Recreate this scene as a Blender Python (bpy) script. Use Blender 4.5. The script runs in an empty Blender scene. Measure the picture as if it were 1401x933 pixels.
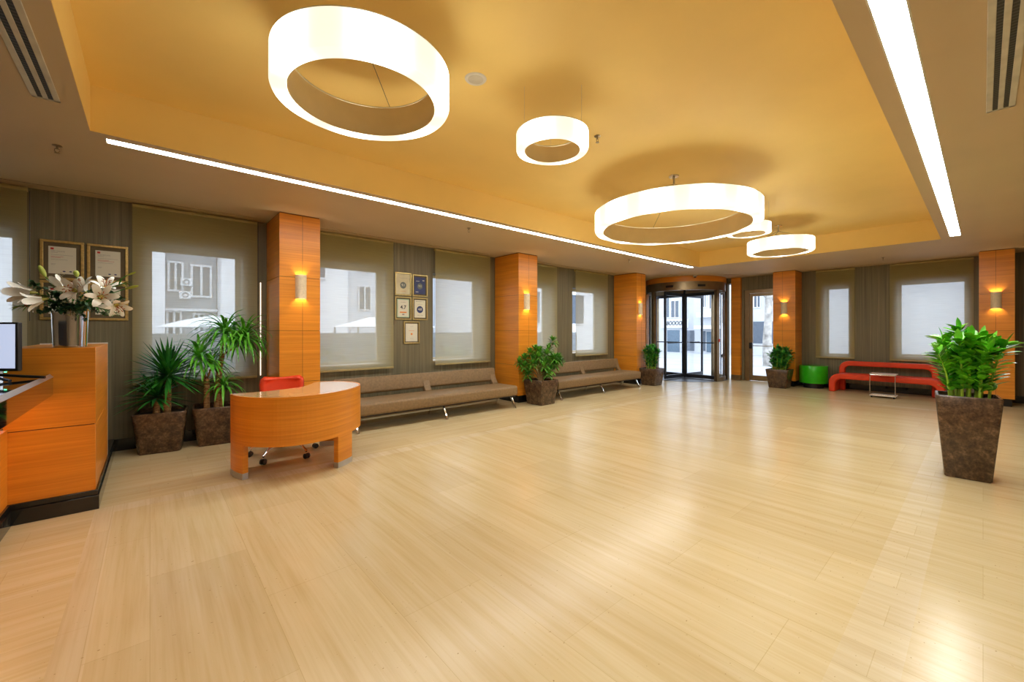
import bpy, bmesh, math, random
from math import sin, cos, pi, radians as R, atan2, sqrt
from mathutils import Vector, Matrix
random.seed(7)
sc = bpy.context.scene
COL = sc.collection

# ------------------------------------------------------------------ camera, world, exposure
EYE = 1.35
cam = bpy.data.cameras.new('camera'); camo = bpy.data.objects.new('camera', cam); COL.objects.link(camo)
camo.location = (0, 0, EYE); camo.rotation_euler = (R(90), 0, -R(41.24))
cam.sensor_width = 36; cam.sensor_fit = 'HORIZONTAL'; cam.lens = 36*565/1401
cam.shift_y = -14/1401; cam.clip_start = .05; cam.clip_end = 300
sc.camera = camo
sc.view_settings.view_transform = 'Standard'; sc.view_settings.look = 'None'
sc.view_settings.gamma = 1; sc.view_settings.use_curve_mapping = False
sc.view_settings.exposure = 0.72
sc.cycles.use_denoising = True
sc.cycles.max_bounces = 10; sc.cycles.diffuse_bounces = 5; sc.cycles.glossy_bounces = 4
sc.cycles.transmission_bounces = 6; sc.cycles.transparent_max_bounces = 12
sc.cycles.sample_clamp_indirect = 6; sc.cycles.caustics_reflective = False; sc.cycles.caustics_refractive = False
w = bpy.data.worlds.new('sky'); sc.world = w; w.use_nodes = True
w.node_tree.nodes['Background'].inputs[0].default_value = (.80, .89, 1, 1)
w.node_tree.nodes['Background'].inputs[1].default_value = 2.5
STRIP_L = 27.0      # radiance of the ceiling strip lights
RING_L = 2.3        # radiance of the ring lamps
SCONCE_W = 2.2

# ------------------------------------------------------------------ materials
def newmat(name):
    m = bpy.data.materials.new(name); m.use_nodes = True
    nt = m.node_tree; return m, nt, nt.nodes['Principled BSDF']
def lk(nt, a, b): nt.links.new(a, b)
def mapped(nt, scale, coord='Object', rot=(0,0,0)):
    tc = nt.nodes.new('ShaderNodeTexCoord'); mp = nt.nodes.new('ShaderNodeMapping')
    mp.inputs['Scale'].default_value = scale; mp.inputs['Rotation'].default_value = rot
    lk(nt, tc.outputs[coord], mp.inputs[0]); return mp.outputs[0]
def noise(nt, vec, scale, detail=3, rough=.5):
    n = nt.nodes.new('ShaderNodeTexNoise'); n.inputs['Scale'].default_value = scale
    n.inputs['Detail'].default_value = detail; n.inputs['Roughness'].default_value = rough
    lk(nt, vec, n.inputs['Vector']); return n.outputs[0]
def ramp(nt, fac, stops):
    r = nt.nodes.new('ShaderNodeValToRGB'); e = r.color_ramp.elements
    while len(e) < len(stops): e.new(.5)
    for i, (p, c) in enumerate(stops): e[i].position = p; e[i].color = (*c, 1)
    lk(nt, fac, r.inputs[0]); return r.outputs[0]
def mixc(nt, a, b, fac, mode='MIX'):
    m = nt.nodes.new('ShaderNodeMix'); m.data_type = 'RGBA'; m.blend_type = mode
    for s, v in ((6, a), (7, b)):
        if isinstance(v, tuple): m.inputs[s].default_value = (*v, 1)
        else: lk(nt, v, m.inputs[s])
    if isinstance(fac, (int, float)): m.inputs[0].default_value = fac
    else: lk(nt, fac, m.inputs[0])
    return m.outputs[2]
def bump(nt, b, h, strength, dist=.01):
    n = nt.nodes.new('ShaderNodeBump'); n.inputs['Strength'].default_value = strength; n.inputs['Distance'].default_value = dist
    lk(nt, h, n.inputs['Height']); lk(nt, n.outputs[0], b.inputs['Normal'])
def plain(name, c, rough=.5, metal=0, var=.12, scale=8, spec=.5, coat=0):
    m, nt, b = newmat(name)
    n = noise(nt, mapped(nt, (1,1,1)), scale, 4)
    k0, k1 = 1-var, 1+var
    lk(nt, ramp(nt, n, [(.3, tuple(x*k0 for x in c)), (.7, tuple(min(1, x*k1) for x in c))]), b.inputs['Base Color'])
    b.inputs['Roughness'].default_value = rough; b.inputs['Metallic'].default_value = metal
    b.inputs['Specular IOR Level'].default_value = spec; b.inputs['Coat Weight'].default_value = coat
    return m
def emit(name, c, s):
    m, nt, b = newmat(name); b.inputs['Base Color'].default_value = (.8, .8, .8, 1)
    b.inputs['Emission Color'].default_value = (*c, 1); b.inputs['Emission Strength'].default_value = s
    return m
def wood_mat(name, c0, c1, rough=.32):
    m, nt, b = newmat(name)
    v = mapped(nt, (1.3, 1.3, 75)); n = noise(nt, v, 1.0, 5, .65)
    v2 = mapped(nt, (.7, .7, 9)); n2 = noise(nt, v2, 1.2, 3)
    col = mixc(nt, ramp(nt, n, [(.28, c0), (.72, c1)]), ramp(nt, n2, [(.3, (.82,.80,.78)), (.7, (1,1,1))]), 1, 'MULTIPLY')
    lk(nt, col, b.inputs['Base Color']); b.inputs['Roughness'].default_value = rough
    return m
def travertine(name, along_y, base=(.70,.575,.335), dark=(.64,.50,.265), light=(.745,.635,.405), bw=1.2, rh=.45):
    m, nt, b = newmat(name)
    rot = (0, 0, R(90)) if along_y else (0, 0, 0)
    v = mapped(nt, (1, 1, 1), rot=rot)
    st = mapped(nt, (13, .55, 1) if along_y else (.55, 13, 1))
    br = nt.nodes.new('ShaderNodeTexBrick'); lk(nt, v, br.inputs['Vector'])
    br.inputs['Scale'].default_value = 1; br.inputs['Brick Width'].default_value = bw; br.inputs['Row Height'].default_value = rh
    br.inputs['Mortar Size'].default_value = .0016; br.inputs['Mortar Smooth'].default_value = .3
    br.inputs['Color1'].default_value = (.90,.88,.85,1); br.inputs['Color2'].default_value = (1,1,1,1); br.inputs['Mortar'].default_value = (.78,.72,.62,1)
    n1 = noise(nt, st, 1.0, 6, .62)
    c = ramp(nt, n1, [(.28, dark), (.48, base), (.72, light)])
    n3 = noise(nt, mapped(nt, (55, 1.6, 1) if along_y else (1.6, 55, 1)), 1.0, 3)
    c = mixc(nt, c, ramp(nt, n3, [(.30, (.945,.92,.87)), (.55, (1,1,1))]), 1, 'MULTIPLY')
    n2 = noise(nt, mapped(nt, (1,1,1)), .8, 3)
    c = mixc(nt, c, ramp(nt, n2, [(.3, (.93,.90,.86)), (.7, (1.0,1.0,1.0))]), 1, 'MULTIPLY')
    c = mixc(nt, c, br.outputs['Color'], .8, 'MULTIPLY')
    pv = mapped(nt, (70, 45, 1) if not along_y else (45, 70, 1)); pn = noise(nt, pv, 1, 2)     # small open pores
    c = mixc(nt, c, ramp(nt, pn, [(.245, (.55,.45,.32)), (.285, (1,1,1))]), 1, 'MULTIPLY')
    lk(nt, c, b.inputs['Base Color'])
    b.inputs['Roughness'].default_value = .235
    b.inputs['Specular IOR Level'].default_value = .32
    return m
def wallpaper(name, c0, c1, axis_scale=(38, 38, .6)):
    m, nt, b = newmat(name)
    n = noise(nt, mapped(nt, axis_scale), 1, 4, .6)
    c = ramp(nt, n, [(.3, c0), (.62, c1), (.78, tuple(min(1, x*1.9) for x in c1))])
    lk(nt, c, b.inputs['Base Color']); b.inputs['Roughness'].default_value = .5
    bump(nt, b, n, .2); return m
def glass_mat(name, tint=(.97,.985,1)):
    m = bpy.data.materials.new(name); m.use_nodes = True; nt = m.node_tree
    nt.nodes.clear(); o = nt.nodes.new('ShaderNodeOutputMaterial')
    t = nt.nodes.new('ShaderNodeBsdfTransparent'); t.inputs[0].default_value = (*tint, 1)
    g = nt.nodes.new('ShaderNodeBsdfGlossy'); g.inputs['Roughness'].default_value = .02
    f = nt.nodes.new('ShaderNodeFresnel'); f.inputs[0].default_value = 1.12
    mx = nt.nodes.new('ShaderNodeMixShader')
    lk(nt, f.outputs[0], mx.inputs[0]); lk(nt, t.outputs[0], mx.inputs[1]); lk(nt, g.outputs[0], mx.inputs[2]); lk(nt, mx.outputs[0], o.inputs[0])
    return m
def screen_fabric(name):
    m = bpy.data.materials.new(name); m.use_nodes = True; nt = m.node_tree
    nt.nodes.clear(); o = nt.nodes.new('ShaderNodeOutputMaterial')
    n = noise(nt, mapped(nt, (3, 3, 160)), 1, 2)
    d = nt.nodes.new('ShaderNodeBsdfDiffuse'); lk(nt, ramp(nt, n, [(.3, (.44,.36,.13)), (.7, (.54,.45,.18))]), d.inputs[0])
    tl = nt.nodes.new('ShaderNodeBsdfTranslucent'); tl.inputs[0].default_value = (.80,.79,.70,1)
    tr = nt.nodes.new('ShaderNodeBsdfTransparent')
    a = nt.nodes.new('ShaderNodeMixShader'); a.inputs[0].default_value = .34
    lk(nt, d.outputs[0], a.inputs[1]); lk(nt, tl.outputs[0], a.inputs[2])
    c = nt.nodes.new('ShaderNodeMixShader'); c.inputs[0].default_value = .33
    lk(nt, a.outputs[0], c.inputs[1]); lk(nt, tr.outputs[0], c.inputs[2]); lk(nt, c.outputs[0], o.inputs[0])
    return m
def leafm(name, c0, c1, rough=.3, scale=6):
    m, nt, b = newmat(name)
    n = noise(nt, mapped(nt, (1,1,1)), scale, 3)
    lk(nt, ramp(nt, n, [(.35, c0), (.65, c1)]), b.inputs['Base Color'])
    b.inputs['Roughness'].default_value = rough
    b.inputs['Subsurface Weight'].default_value = 0
    return m
def bark(name, c0, c1, zs=60):
    m, nt, b = newmat(name)
    n = noise(nt, mapped(nt, (14, 14, zs)), 1, 3, .6)
    lk(nt, ramp(nt, n, [(.36, c0), (.62, c1)]), b.inputs['Base Color']); b.inputs['Roughness'].default_value = .8
    bump(nt, b, n, .8, .02); return m
def facade_mat(name, c, sx, sz, dark=(.25,.28,.33), mort=.09):
    m, nt, b = newmat(name)
    n = noise(nt, mapped(nt, (1,1,1)), 1.5, 4)
    lk(nt, ramp(nt, n, [(.3, tuple(x*.9 for x in c)), (.7, c)]), b.inputs['Base Color']); b.inputs['Roughness'].default_value = .8
    return m

M = dict(
 wood=wood_mat('orange_wood', (.68,.22,.014), (.90,.36,.032)),
 wood_dark=wood_mat('joint_wood', (.16,.05,.01), (.2,.06,.012), .6),
 fl_y=travertine('travertine_main', True), fl_x=travertine('travertine_side', False, bw=.6, rh=.3),
 fl_b=travertine('travertine_border', True, base=(.73,.62,.40), light=(.78,.69,.49), dark=(.64,.51,.30), bw=.6, rh=.21),
 cove=plain('warm_yellow_paint', (.90,.66,.235), .6, var=.03, scale=1.5),
 low=plain('beige_ceiling_paint', (.60,.47,.30), .6, var=.03, scale=1.5),
 paper=wallpaper('striped_wallpaper', (.125,.108,.064), (.215,.185,.108)),
 rwall=plain('plain_wall_paint', (.45,.36,.25), .7, var=.04),
 marble=None,
 fabric=screen_fabric('screen_blind_fabric'),
 hem=plain('blind_hem', (.42,.34,.15), .5),
 alu=plain('aluminium', (.55,.56,.58), .35, .9, .05), dark_alu=plain('dark_grey_metal', (.06,.065,.075), .35, .6),
 chrome=plain('chrome', (.82,.83,.85), .12, 1, .03), bronze=plain('bronze_metal', (.30,.22,.125), .32, .8, .1),
 glass=glass_mat('clear_glass'), band=plain('ring_inner_band', (.88,.78,.60), .5, var=.03), black=plain('black_plastic', (.012,.012,.013), .35), blackgloss=plain('black_glass_top', (.012,.010,.010), .05, coat=1),
 sofa=plain('taupe_upholstery', (.235,.15,.070), .55, var=.16, scale=30), sofa_pipe=plain('dark_underside', (.03,.025,.022), .7),
 red=plain('red_upholstery', (.74,.05,.006), .55, var=.08), redseat=plain('red_seat_cloth', (.80,.10,.05), .55),
 green=plain('green_lacquer', (.03,.50,.01), .25, var=.08), white=plain('white_lacquer', (.72,.70,.66), .3, var=.04),
 slab=plain('desk_top_laminate', (.78,.45,.20), .12, var=.05, coat=.5),
 gold=plain('gold_frame', (.62,.44,.16), .35, .7, .2, 40), goldpale=plain('pale_gold_frame', (.60,.47,.20), .32, .75, .1, 40),
 mat=plain('taupe_mount', (.13,.10,.055), .8), cream=plain('certificate_paper', (.74,.72,.60), .6, var=.03),
 ink=plain('dark_ink', (.05,.05,.05), .6), inkred=plain('red_ink', (.6,.04,.04), .6), inkgrey=plain('grey_ink', (.33,.32,.30), .6), inkorange=plain('orange_ink', (.75,.25,.04), .6),
 navy=plain('navy_print', (.03,.045,.16), .5), mint=plain('mint_print', (.42,.62,.42), .6), sand=plain('sand_print', (.66,.60,.40), .5), pewter=plain('pewter_print', (.13,.15,.14), .5),
 stone=plain('stone_sconce', (.72,.60,.42), .7, var=.1, scale=40), soil=plain('potting_soil', (.03,.018,.012), .95, var=.6, scale=60),
 pale=plain('off_white_paint', (.70,.68,.62), .5, var=.03), grille=plain('white_grille', (.58,.55,.48), .5), slot=plain('dark_slot', (.01,.01,.01), .7),
 screen=emit('monitor_screen', (.55,.66,.92), .50), led=emit('green_led', (.1,1,.4), 2),
 strip=emit('strip_diffuser', (.97,.985,.95), STRIP_L), glow=emit('under_desk_led', (1,.55,.25), 9),
 bulb=emit('sconce_bulb', (1,.62,.28), 25), slit=emit('painted_slit_glow', (1,.82,.66), .9),
 yucca=leafm('yucca_leaf', (.008,.09,.016), (.05,.32,.04)), drac=leafm('dracaena_leaf', (.05,.30,.02), (.20,.66,.06)),
 shru=leafm('whorl_leaf', (.02,.14,.018), (.16,.46,.04)), zz=leafm('glossy_leaf', (.04,.32,.012), (.22,.68,.03), .32), zzd=leafm('dark_glossy_leaf', (.012,.14,.02), (.08,.42,.06), .3),
 zstem=plain('lime_stem', (.32,.52,.04), .4), trunk=bark('cane_bark', (.16,.07,.025), (.55,.33,.14)), twig=plain('pale_twig', (.42,.28,.13), .7),
 petal=plain('lily_petal', (.93,.92,.86), .45, var=.05), petalc=plain('lily_throat', (.62,.60,.16), .5), bud=plain('lily_bud_skin', (.42,.50,.08), .45, var=.2), anther=plain('rust_anther', (.35,.08,.01), .8),
 euc=leafm('eucalyptus_leaf', (.012,.055,.02), (.06,.17,.07), .5), lleaf=leafm('lily_leaf', (.02,.14,.015), (.05,.30,.03), .35), berry=plain('pale_filler_blossom', (.45,.42,.22), .7),
 pave=plain('street_paving', (.36,.37,.40), .8, var=.12, scale=.6), bldg=facade_mat('pale_render', (.72,.74,.78), 1, 1), bldg2=facade_mat('grey_render', (.40,.42,.45), 1, 1),
 bldg3=facade_mat('white_render', (.85,.86,.88), 1, 1), stonef=facade_mat('street_stone', (.54,.555,.58), 1, 1), wdark=plain('window_dark', (.10,.12,.15), .2), fence=plain('grey_fence', (.33,.35,.37), .8), tarp=plain('white_canvas', (.85,.86,.88), .7),
 hedge=leafm('hedge_leaf', (.06,.13,.04), (.28,.36,.22), .6), shop=plain('shop_blue', (.10,.15,.20), .3), treebark=plain('mottled_bark', (.38,.36,.33), .8, var=.55, scale=3),
)
def marble():
    m, nt, b = newmat('black_marble')
    n = noise(nt, mapped(nt, (2,2,2)), 1.2, 8, .6)
    lk(nt, ramp(nt, n, [(.0, (.008,.009,.010)), (.60, (.012,.013,.014)), (.645, (.14,.15,.13)), (.66, (.012,.012,.012))]), b.inputs['Base Color'])
    b.inputs['Roughness'].default_value = .08; return m
M['marble'] = marble()
def pot_mat(name='stone_look_planter', k=1.0):
    m, nt, b = newmat(name)
    n = noise(nt, mapped(nt, (1,1,1)), 16, 6, .68); n2 = noise(nt, mapped(nt, (1,1,1)), 55, 4, .6)
    c = mixc(nt, ramp(nt, n, [(.33, (.045*k,.026*k,.016*k)), (.52, (.105*k,.062*k,.032*k)), (.68, (.19*k,.115*k,.062*k))]),
             ramp(nt, n2, [(.35, (.6,.6,.6)), (.65, (1.2,1.15,1.1))]), 1, 'MULTIPLY')
    lk(nt, c, b.inputs['Base Color']); b.inputs['Roughness'].default_value = .26; return m
M['pot'] = pot_mat(); 
def louvre():
    m, nt, b = newmat('louvre_insert')
    wv = nt.nodes.new('ShaderNodeTexWave'); wv.inputs['Scale'].default_value = 11; lk(nt, mapped(nt, (1,1,1)), wv.inputs['Vector'])
    lk(nt, ramp(nt, wv.outputs[1], [(.6, (.008,.008,.008)), (.9, (.06,.055,.05))]), b.inputs['Base Color']); return m
M['louvre'] = louvre()
def ring_mat(name, bulbs):
    m, nt, b = newmat(name)
    tc = nt.nodes.new('ShaderNodeTexCoord'); sp = nt.nodes.new('ShaderNodeSeparateXYZ'); lk(nt, tc.outputs['Object'], sp.inputs[0])
    def mth(op, a, b2=None):
        n = nt.nodes.new('ShaderNodeMath'); n.operation = op
        for i, v in enumerate((a, b2)):
            if v is None: continue
            if isinstance(v, (int, float)): n.inputs[i].default_value = v
            else: lk(nt, v, n.inputs[i])
        return n.outputs[0]
    ang = mth('ARCTAN2', sp.outputs[1], sp.outputs[0])
    wv = mth('COSINE', mth('MULTIPLY', ang, bulbs)); wv = mth('ADD', mth('MULTIPLY', wv, .5), .5); wv = mth('POWER', wv, 2.5)
    s = mth('MULTIPLY', mth('ADD', mth('MULTIPLY', wv, 2.3), .245), RING_L)
    b.inputs['Base Color'].default_value = (.85,.85,.8,1)
    b.inputs['Emission Color'].default_value = (1, .97, .80, 1)
    lk(nt, s, b.inputs['Emission Strength']); b.inputs['Roughness'].default_value = .5
    return m

# ------------------------------------------------------------------ mesh helpers
class MB:
    def __init__(s): s.bm = bmesh.new()
    def _mi(s, fs, mi):
        for f in fs: f.material_index = mi
    def box(s, x0, x1, y0, y1, z0, z1, mi=0):
        v = [s.bm.verts.new(p) for p in ((x0,y0,z0),(x1,y0,z0),(x1,y1,z0),(x0,y1,z0),(x0,y0,z1),(x1,y0,z1),(x1,y1,z1),(x0,y1,z1))]
        fs = [s.bm.faces.new([v[i] for i in q]) for q in ((3,2,1,0),(4,5,6,7),(0,1,5,4),(1,2,6,5),(2,3,7,6),(3,0,4,7))]
        s._mi(fs, mi); return s
    def quad(s, pts, mi=0):
        f = s.bm.faces.new([s.bm.verts.new(p) for p in pts]); f.material_index = mi; return s
    def prism(s, poly, z0, z1, mi=0):
        a = [s.bm.verts.new((p[0], p[1], z0)) for p in poly]; b = [s.bm.verts.new((p[0], p[1], z1)) for p in poly]
        n = len(poly); fs = [s.bm.faces.new(a[::-1]), s.bm.faces.new(b)]
        for i in range(n): fs.append(s.bm.faces.new((a[i], a[(i+1)%n], b[(i+1)%n], b[i])))
        s._mi(fs, mi); return s
    def extr(s, prof, x0, x1, axis='x'):
        """closed profile of (u,z) swept along an axis"""
        f = (lambda u, z, t: (t, u, z)) if axis == 'x' else (lambda u, z, t: (u, t, z))
        a = [s.bm.verts.new(f(u, z, x0)) for u, z in prof]; b = [s.bm.verts.new(f(u, z, x1)) for u, z in prof]
        n = len(prof); s.bm.faces.new(a[::-1]); s.bm.faces.new(b)
        for i in range(n): s.bm.faces.new((a[i], a[(i+1)%n], b[(i+1)%n], b[i]))
        return s
    def lathe(s, prof, cx=0, cy=0, n=32, closed=False, a0=0, a1=2*pi):
        full = abs(a1-a0-2*pi) < 1e-6; k = n if full else n+1
        rows = []
        for r, z in prof:
            rows.append([s.bm.verts.new((cx+r*cos(a0+(a1-a0)*i/n), cy+r*sin(a0+(a1-a0)*i/n), z)) for i in range(k)])
        m = len(prof)
        for j in range(m if closed else m-1):
            A, B = rows[j], rows[(j+1) % m]
            for i in range(n if full else n):
                i2 = (i+1) % k
                s.bm.faces.new((A[i], A[i2], B[i2], B[i]))
        if not closed and full:
            if prof[0][0] > 1e-4: s.bm.faces.new(rows[0][::-1])
            if prof[-1][0] > 1e-4: s.bm.faces.new(rows[-1])
        return s
    def ring(s, ro, ri, z0, z1, cx=0, cy=0, n=64, a0=0, a1=2*pi):
        s.lathe([(ro, z0), (ro, z1), (ri, z1), (ri, z0)], cx, cy, n, True, a0, a1)
        if abs(a1-a0-2*pi) > 1e-6:
            for a in (a0, a1):
                q = [(cx+r*cos(a), cy+r*sin(a), z) for r, z in ((ro,z0),(ro,z1),(ri,z1),(ri,z0))]
                s.quad(q)
        return s
    def cyl(s, x, y, z0, z1, r, n=20, r2=None): return s.lathe([(r, z0), (r if r2 is None else r2, z1)], x, y, n)
    def tube(s, pts, r, n=8, cap=True):
        pts = [Vector(p) for p in pts]; rows = []; up = Vector((0,0,1))
        for i, p in enumerate(pts):
            d = (pts[min(i+1, len(pts)-1)] - pts[max(i-1, 0)]).normalized()
            u = d.cross(up if abs(d.z) < .95 else Vector((1,0,0))).normalized(); v = d.cross(u)
            rr = r[i] if isinstance(r, (list, tuple)) else r
            rows.append([s.bm.verts.new(p + u*rr*cos(2*pi*k/n) + v*rr*sin(2*pi*k/n)) for k in range(n)])
        for a, b in zip(rows, rows[1:]):
            for k in range(n): s.bm.faces.new((a[k], a[(k+1)%n], b[(k+1)%n], b[k]))
        if cap: s.bm.faces.new(rows[0][::-1]); s.bm.faces.new(rows[-1])
        return s
    def leaf(s, base, d, L, W, droop=0, seg=6, fold=.25, shape='lance', tw=0, mi=0):
        """a folded blade: starts at base going along d, bending down by droop"""
        base = Vector(base); d = Vector(d).normalized(); side = d.cross(Vector((0,0,1)))
        if side.length < 1e-3: side = Vector((1,0,0))
        side.normalize(); side = Matrix.Rotation(tw, 3, d) @ side
        p = base.copy(); st = L/seg; rows = []; yl = getattr(s, 'ylim', None); xl = getattr(s, 'xlim', None)
        for i in range(seg+1):
            t = i/seg
            if shape == 'lance': wd = W*(.45+.55*sin(min(1, t*2.2)*pi/2))*(1-t**2.6)
            elif shape == 'oval': wd = W*max(0, sin(pi*min(1, t**.8)))**.75
            else: wd = W*(1-t)
            wd = max(wd, .0006)
            nrm = side.cross(d)
            rows.append((s.bm.verts.new(p - side*wd/2 + nrm*wd*fold), s.bm.verts.new(p), s.bm.verts.new(p + side*wd/2 + nrm*wd*fold)))
            p = p + d*st
            if yl is not None and p.y > yl: p.y = yl - random.uniform(0, .02)
            if xl is not None and p.x > xl: p.x = xl - random.uniform(0, .02)
            d = (d + Vector((0,0,-1))*droop/seg).normalized()
        for a, b in zip(rows, rows[1:]):
            for k in (0, 1):
                f = s.bm.faces.new((a[k], a[k+1], b[k+1], b[k])); f.smooth = True; f.material_index = mi
        return p
    def build(s, name, mat, parent=None, smooth=False, bevel=0, seg=2, solid=0, sub=0):
        bmesh.ops.recalc_face_normals(s.bm, faces=s.bm.faces) if not getattr(s, 'norecalc', False) else None
        me = bpy.data.meshes.new(name); s.bm.to_mesh(me); s.bm.free()
        for m in (mat if isinstance(mat, (list, tuple)) else [mat]): me.materials.append(m)
        o = bpy.data.objects.new(name, me); COL.objects.link(o)
        if parent is not None: o.parent = parent
        if smooth:
            for p in me.polygons: p.use_smooth = True
        if solid:
            md = o.modifiers.new('thick', 'SOLIDIFY'); md.thickness = solid; md.offset = 0
        if bevel:
            md = o.modifiers.new('bevel', 'BEVEL'); md.width = bevel; md.segments = seg; md.limit_method = 'ANGLE'; md.angle_limit = R(40)
        if sub:
            md = o.modifiers.new('sub', 'SUBSURF'); md.levels = sub; md.render_levels = sub
        if smooth or bevel:
            sm = [e for e in me.edges]
            for p in me.polygons: p.use_smooth = True
            me.set_sharp_from_angle(angle=R(38)) if hasattr(me, 'set_sharp_from_angle') else None
        return o
def thing(name, label, cat, loc=(0,0,0), rz=0, group=None, kind=None):
    o = bpy.data.objects.new(name, None); COL.objects.link(o); o.empty_display_size = .1
    o.location = loc; o.rotation_euler = (0, 0, rz); o['label'] = label
    if kind: o['kind'] = kind
    o['category'] = cat
    if group: o['group'] = group
    return o
def tag(o, label, cat, group=None, kind=None):
    o['label'] = label; o['category'] = cat
    if group: o['group'] = group
    if kind: o['kind'] = kind
    return o
def struct(o, label=None):
    o['kind'] = 'structure'
    if label: o['label'] = label
    return o
def dup(root, loc=None, rz=None, label=None, group=None):
    def cp(o, par):
        c = o.copy(); COL.objects.link(c); c.parent = par
        for ch in list(o.children): cp(ch, c)
        return c
    r = cp(root, None)
    if loc is not None: r.location = loc
    if rz is not None: r.rotation_euler = (0, 0, rz)
    if label: r['label'] = label
    if group: r['group'] = group
    return r
def textmesh(name, s, size, mat, parent, mtx, ext=.0006, align='CENTER', shear=0, bold=0):
    cu = bpy.data.curves.new(name, 'FONT'); cu.body = s; cu.size = size; cu.extrude = ext; cu.align_x = align; cu.align_y = 'CENTER'; cu.shear = shear; cu.offset = bold
    o = bpy.data.objects.new(name, cu); COL.objects.link(o)
    bpy.context.view_layer.update()
    me = bpy.data.meshes.new_from_object(o.evaluated_get(bpy.context.evaluated_depsgraph_get()))
    bpy.data.objects.remove(o); me.transform(mtx); me.materials.append(mat); me.name = name
    q = bpy.data.objects.new(name, me); COL.objects.link(q); q.parent = parent
    return q

H, HC = 2.81, 3.15                    # lower ceiling, raised tray
YW, XW = 6.42, 12.2                   # window wall plane, far wall plane

# ------------------------------------------------------------------ floor
b = MB()
X0, X1, Y0, Y1 = -4.0, 12.55, -4.6, 7.15
def fq(x0, x1, y0, y1, mi): b.quad([(x0,y0,0),(x1,y0,0),(x1,y1,0),(x0,y1,0)], mi)
fq(-.20, 9.9, .41, 4.27, 0)                      # main field, planks running to the windows
fq(-.20, 9.9, 4.27, 4.42, 2); fq(-.31, -.20, .41, 4.42, 2); fq(-.31, 9.9, .21, .41, 2)
fq(9.9, 10.1, .21, 4.42, 2)
fq(-.31, 10.1, 4.42, Y1, 1); fq(X0, -.31, Y0, Y1, 1); fq(-.31, 10.1, Y0, .21, 0); fq(10.1, X1, Y0, Y1, 0)
struct(b.build('floor', [M['fl_y'], M['fl_x'], M['fl_b']]), 'polished beige travertine floor with streaked planks and border strips')

# ------------------------------------------------------------------ ceiling with raised tray
CX0, CX1, CY0, CY1 = -.33, 9.49, .44, 4.30
b = MB()
T = .12
for (x0,x1,y0,y1) in ((X0,CX0,Y0,Y1),(CX1,X1,Y0,Y1),(CX0,CX1,Y0,CY0),(CX0,CX1,CY1,Y1)): b.box(x0,x1,y0,y1,H,H+T,0)
b.box(CX0-.1,CX1+.1,CY0-.1,CY1+.1,HC,HC+T,1)
b.box(CX0-.02,CX0+.002,CY0,CY1,H+.001,HC,1); b.box(CX1-.002,CX1+.02,CY0,CY1,H+.001,HC,1)
b.box(CX0-.02,CX1+.02,CY0-.02,CY0+.002,H+.001,HC,1); b.box(CX0-.02,CX1+.02,CY1-.002,CY1+.02,H+.001,HC,1)
struct(b.build('ceiling', [M['low'], M['cove']]), 'beige lower ceiling around a raised warm yellow tray')

# ------------------------------------------------------------------ walls
def wall_y(name, y0, y1, x0, x1, openings, mat, lab):
    b = MB(); x = x0
    for (a, c, z0, z1) in openings:
        b.box(x, a, y0, y1, 0, H); b.box(a, c, y0, y1, 0, z0); b.box(a, c, y0, y1, z1, H); x = c
    b.box(x, x1, y0, y1, 0, H)
    return struct(b.build(name, mat), lab)
OPEN_L = [(-2.15,-1.03,.81,2.37), (-.03,.917,.81,2.37), (1.78,2.89,.81,2.37), (3.765,4.86,.81,2.37), (5.72,6.83,.81,2.37), (7.53,8.74,.81,2.37)]
wall_y('wall_left', YW, YW+.30, X0, 10.0, OPEN_L, M['paper'], 'striped grey brown wall with the roller blinds and windows')
b = MB(); b.box(10.0, 11.12, 6.75, 6.95, 0, H); struct(b.build('wall_entrance_side', M['paper']), 'short wall beside the revolving door')
# far wall (x = XW)
b = MB()
ops = [(.21,1.22,.80,2.39), (2.055,2.51,.76,2.39), (3.30,4.30,0,2.46), (4.64,6.99,0,H-.15)]
y = Y0
for (a, c, z0, z1) in ops:
    b.box(XW, XW+.3, y, a, 0, H)
    if z0 > 0: b.box(XW, XW+.3, a, c, 0, z0)
    b.box(XW, XW+.3, a, c, z1, H); y = c
b.box(XW, XW+.3, y, Y1, 0, H)
struct(b.build('wall_back', M['paper']), 'striped grey brown far wall behind the red bench')
b = MB(); b.box(X0, X1, Y0-.15, Y0, 0, H); struct(b.build('wall_right', M['rwall']))
b = MB(); b.box(X0-.15, X0, Y0, Y1, 0, H); struct(b.build('wall_front', M['rwall']))

# baseboards
def base_y(name, segs):
    b = MB()
    for x0, x1 in segs: b.box(x0, x1, YW-.018, YW, 0, .13)
    struct(b.build(name, M['marble']), 'black polished stone baseboard under the windows')
base_y('baseboard_left', [(X0, 1.19), (1.66, 5.16), (5.65, 9.18)])
b = MB(); b.box(XW-.018, XW, -.37+.0, 3.0, 0, .13); b.box(XW-.018, XW, Y0, -.37, 0, .13)
struct(b.build('baseboard_back', M['marble']), 'black polished stone baseboard behind the red bench')

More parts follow.
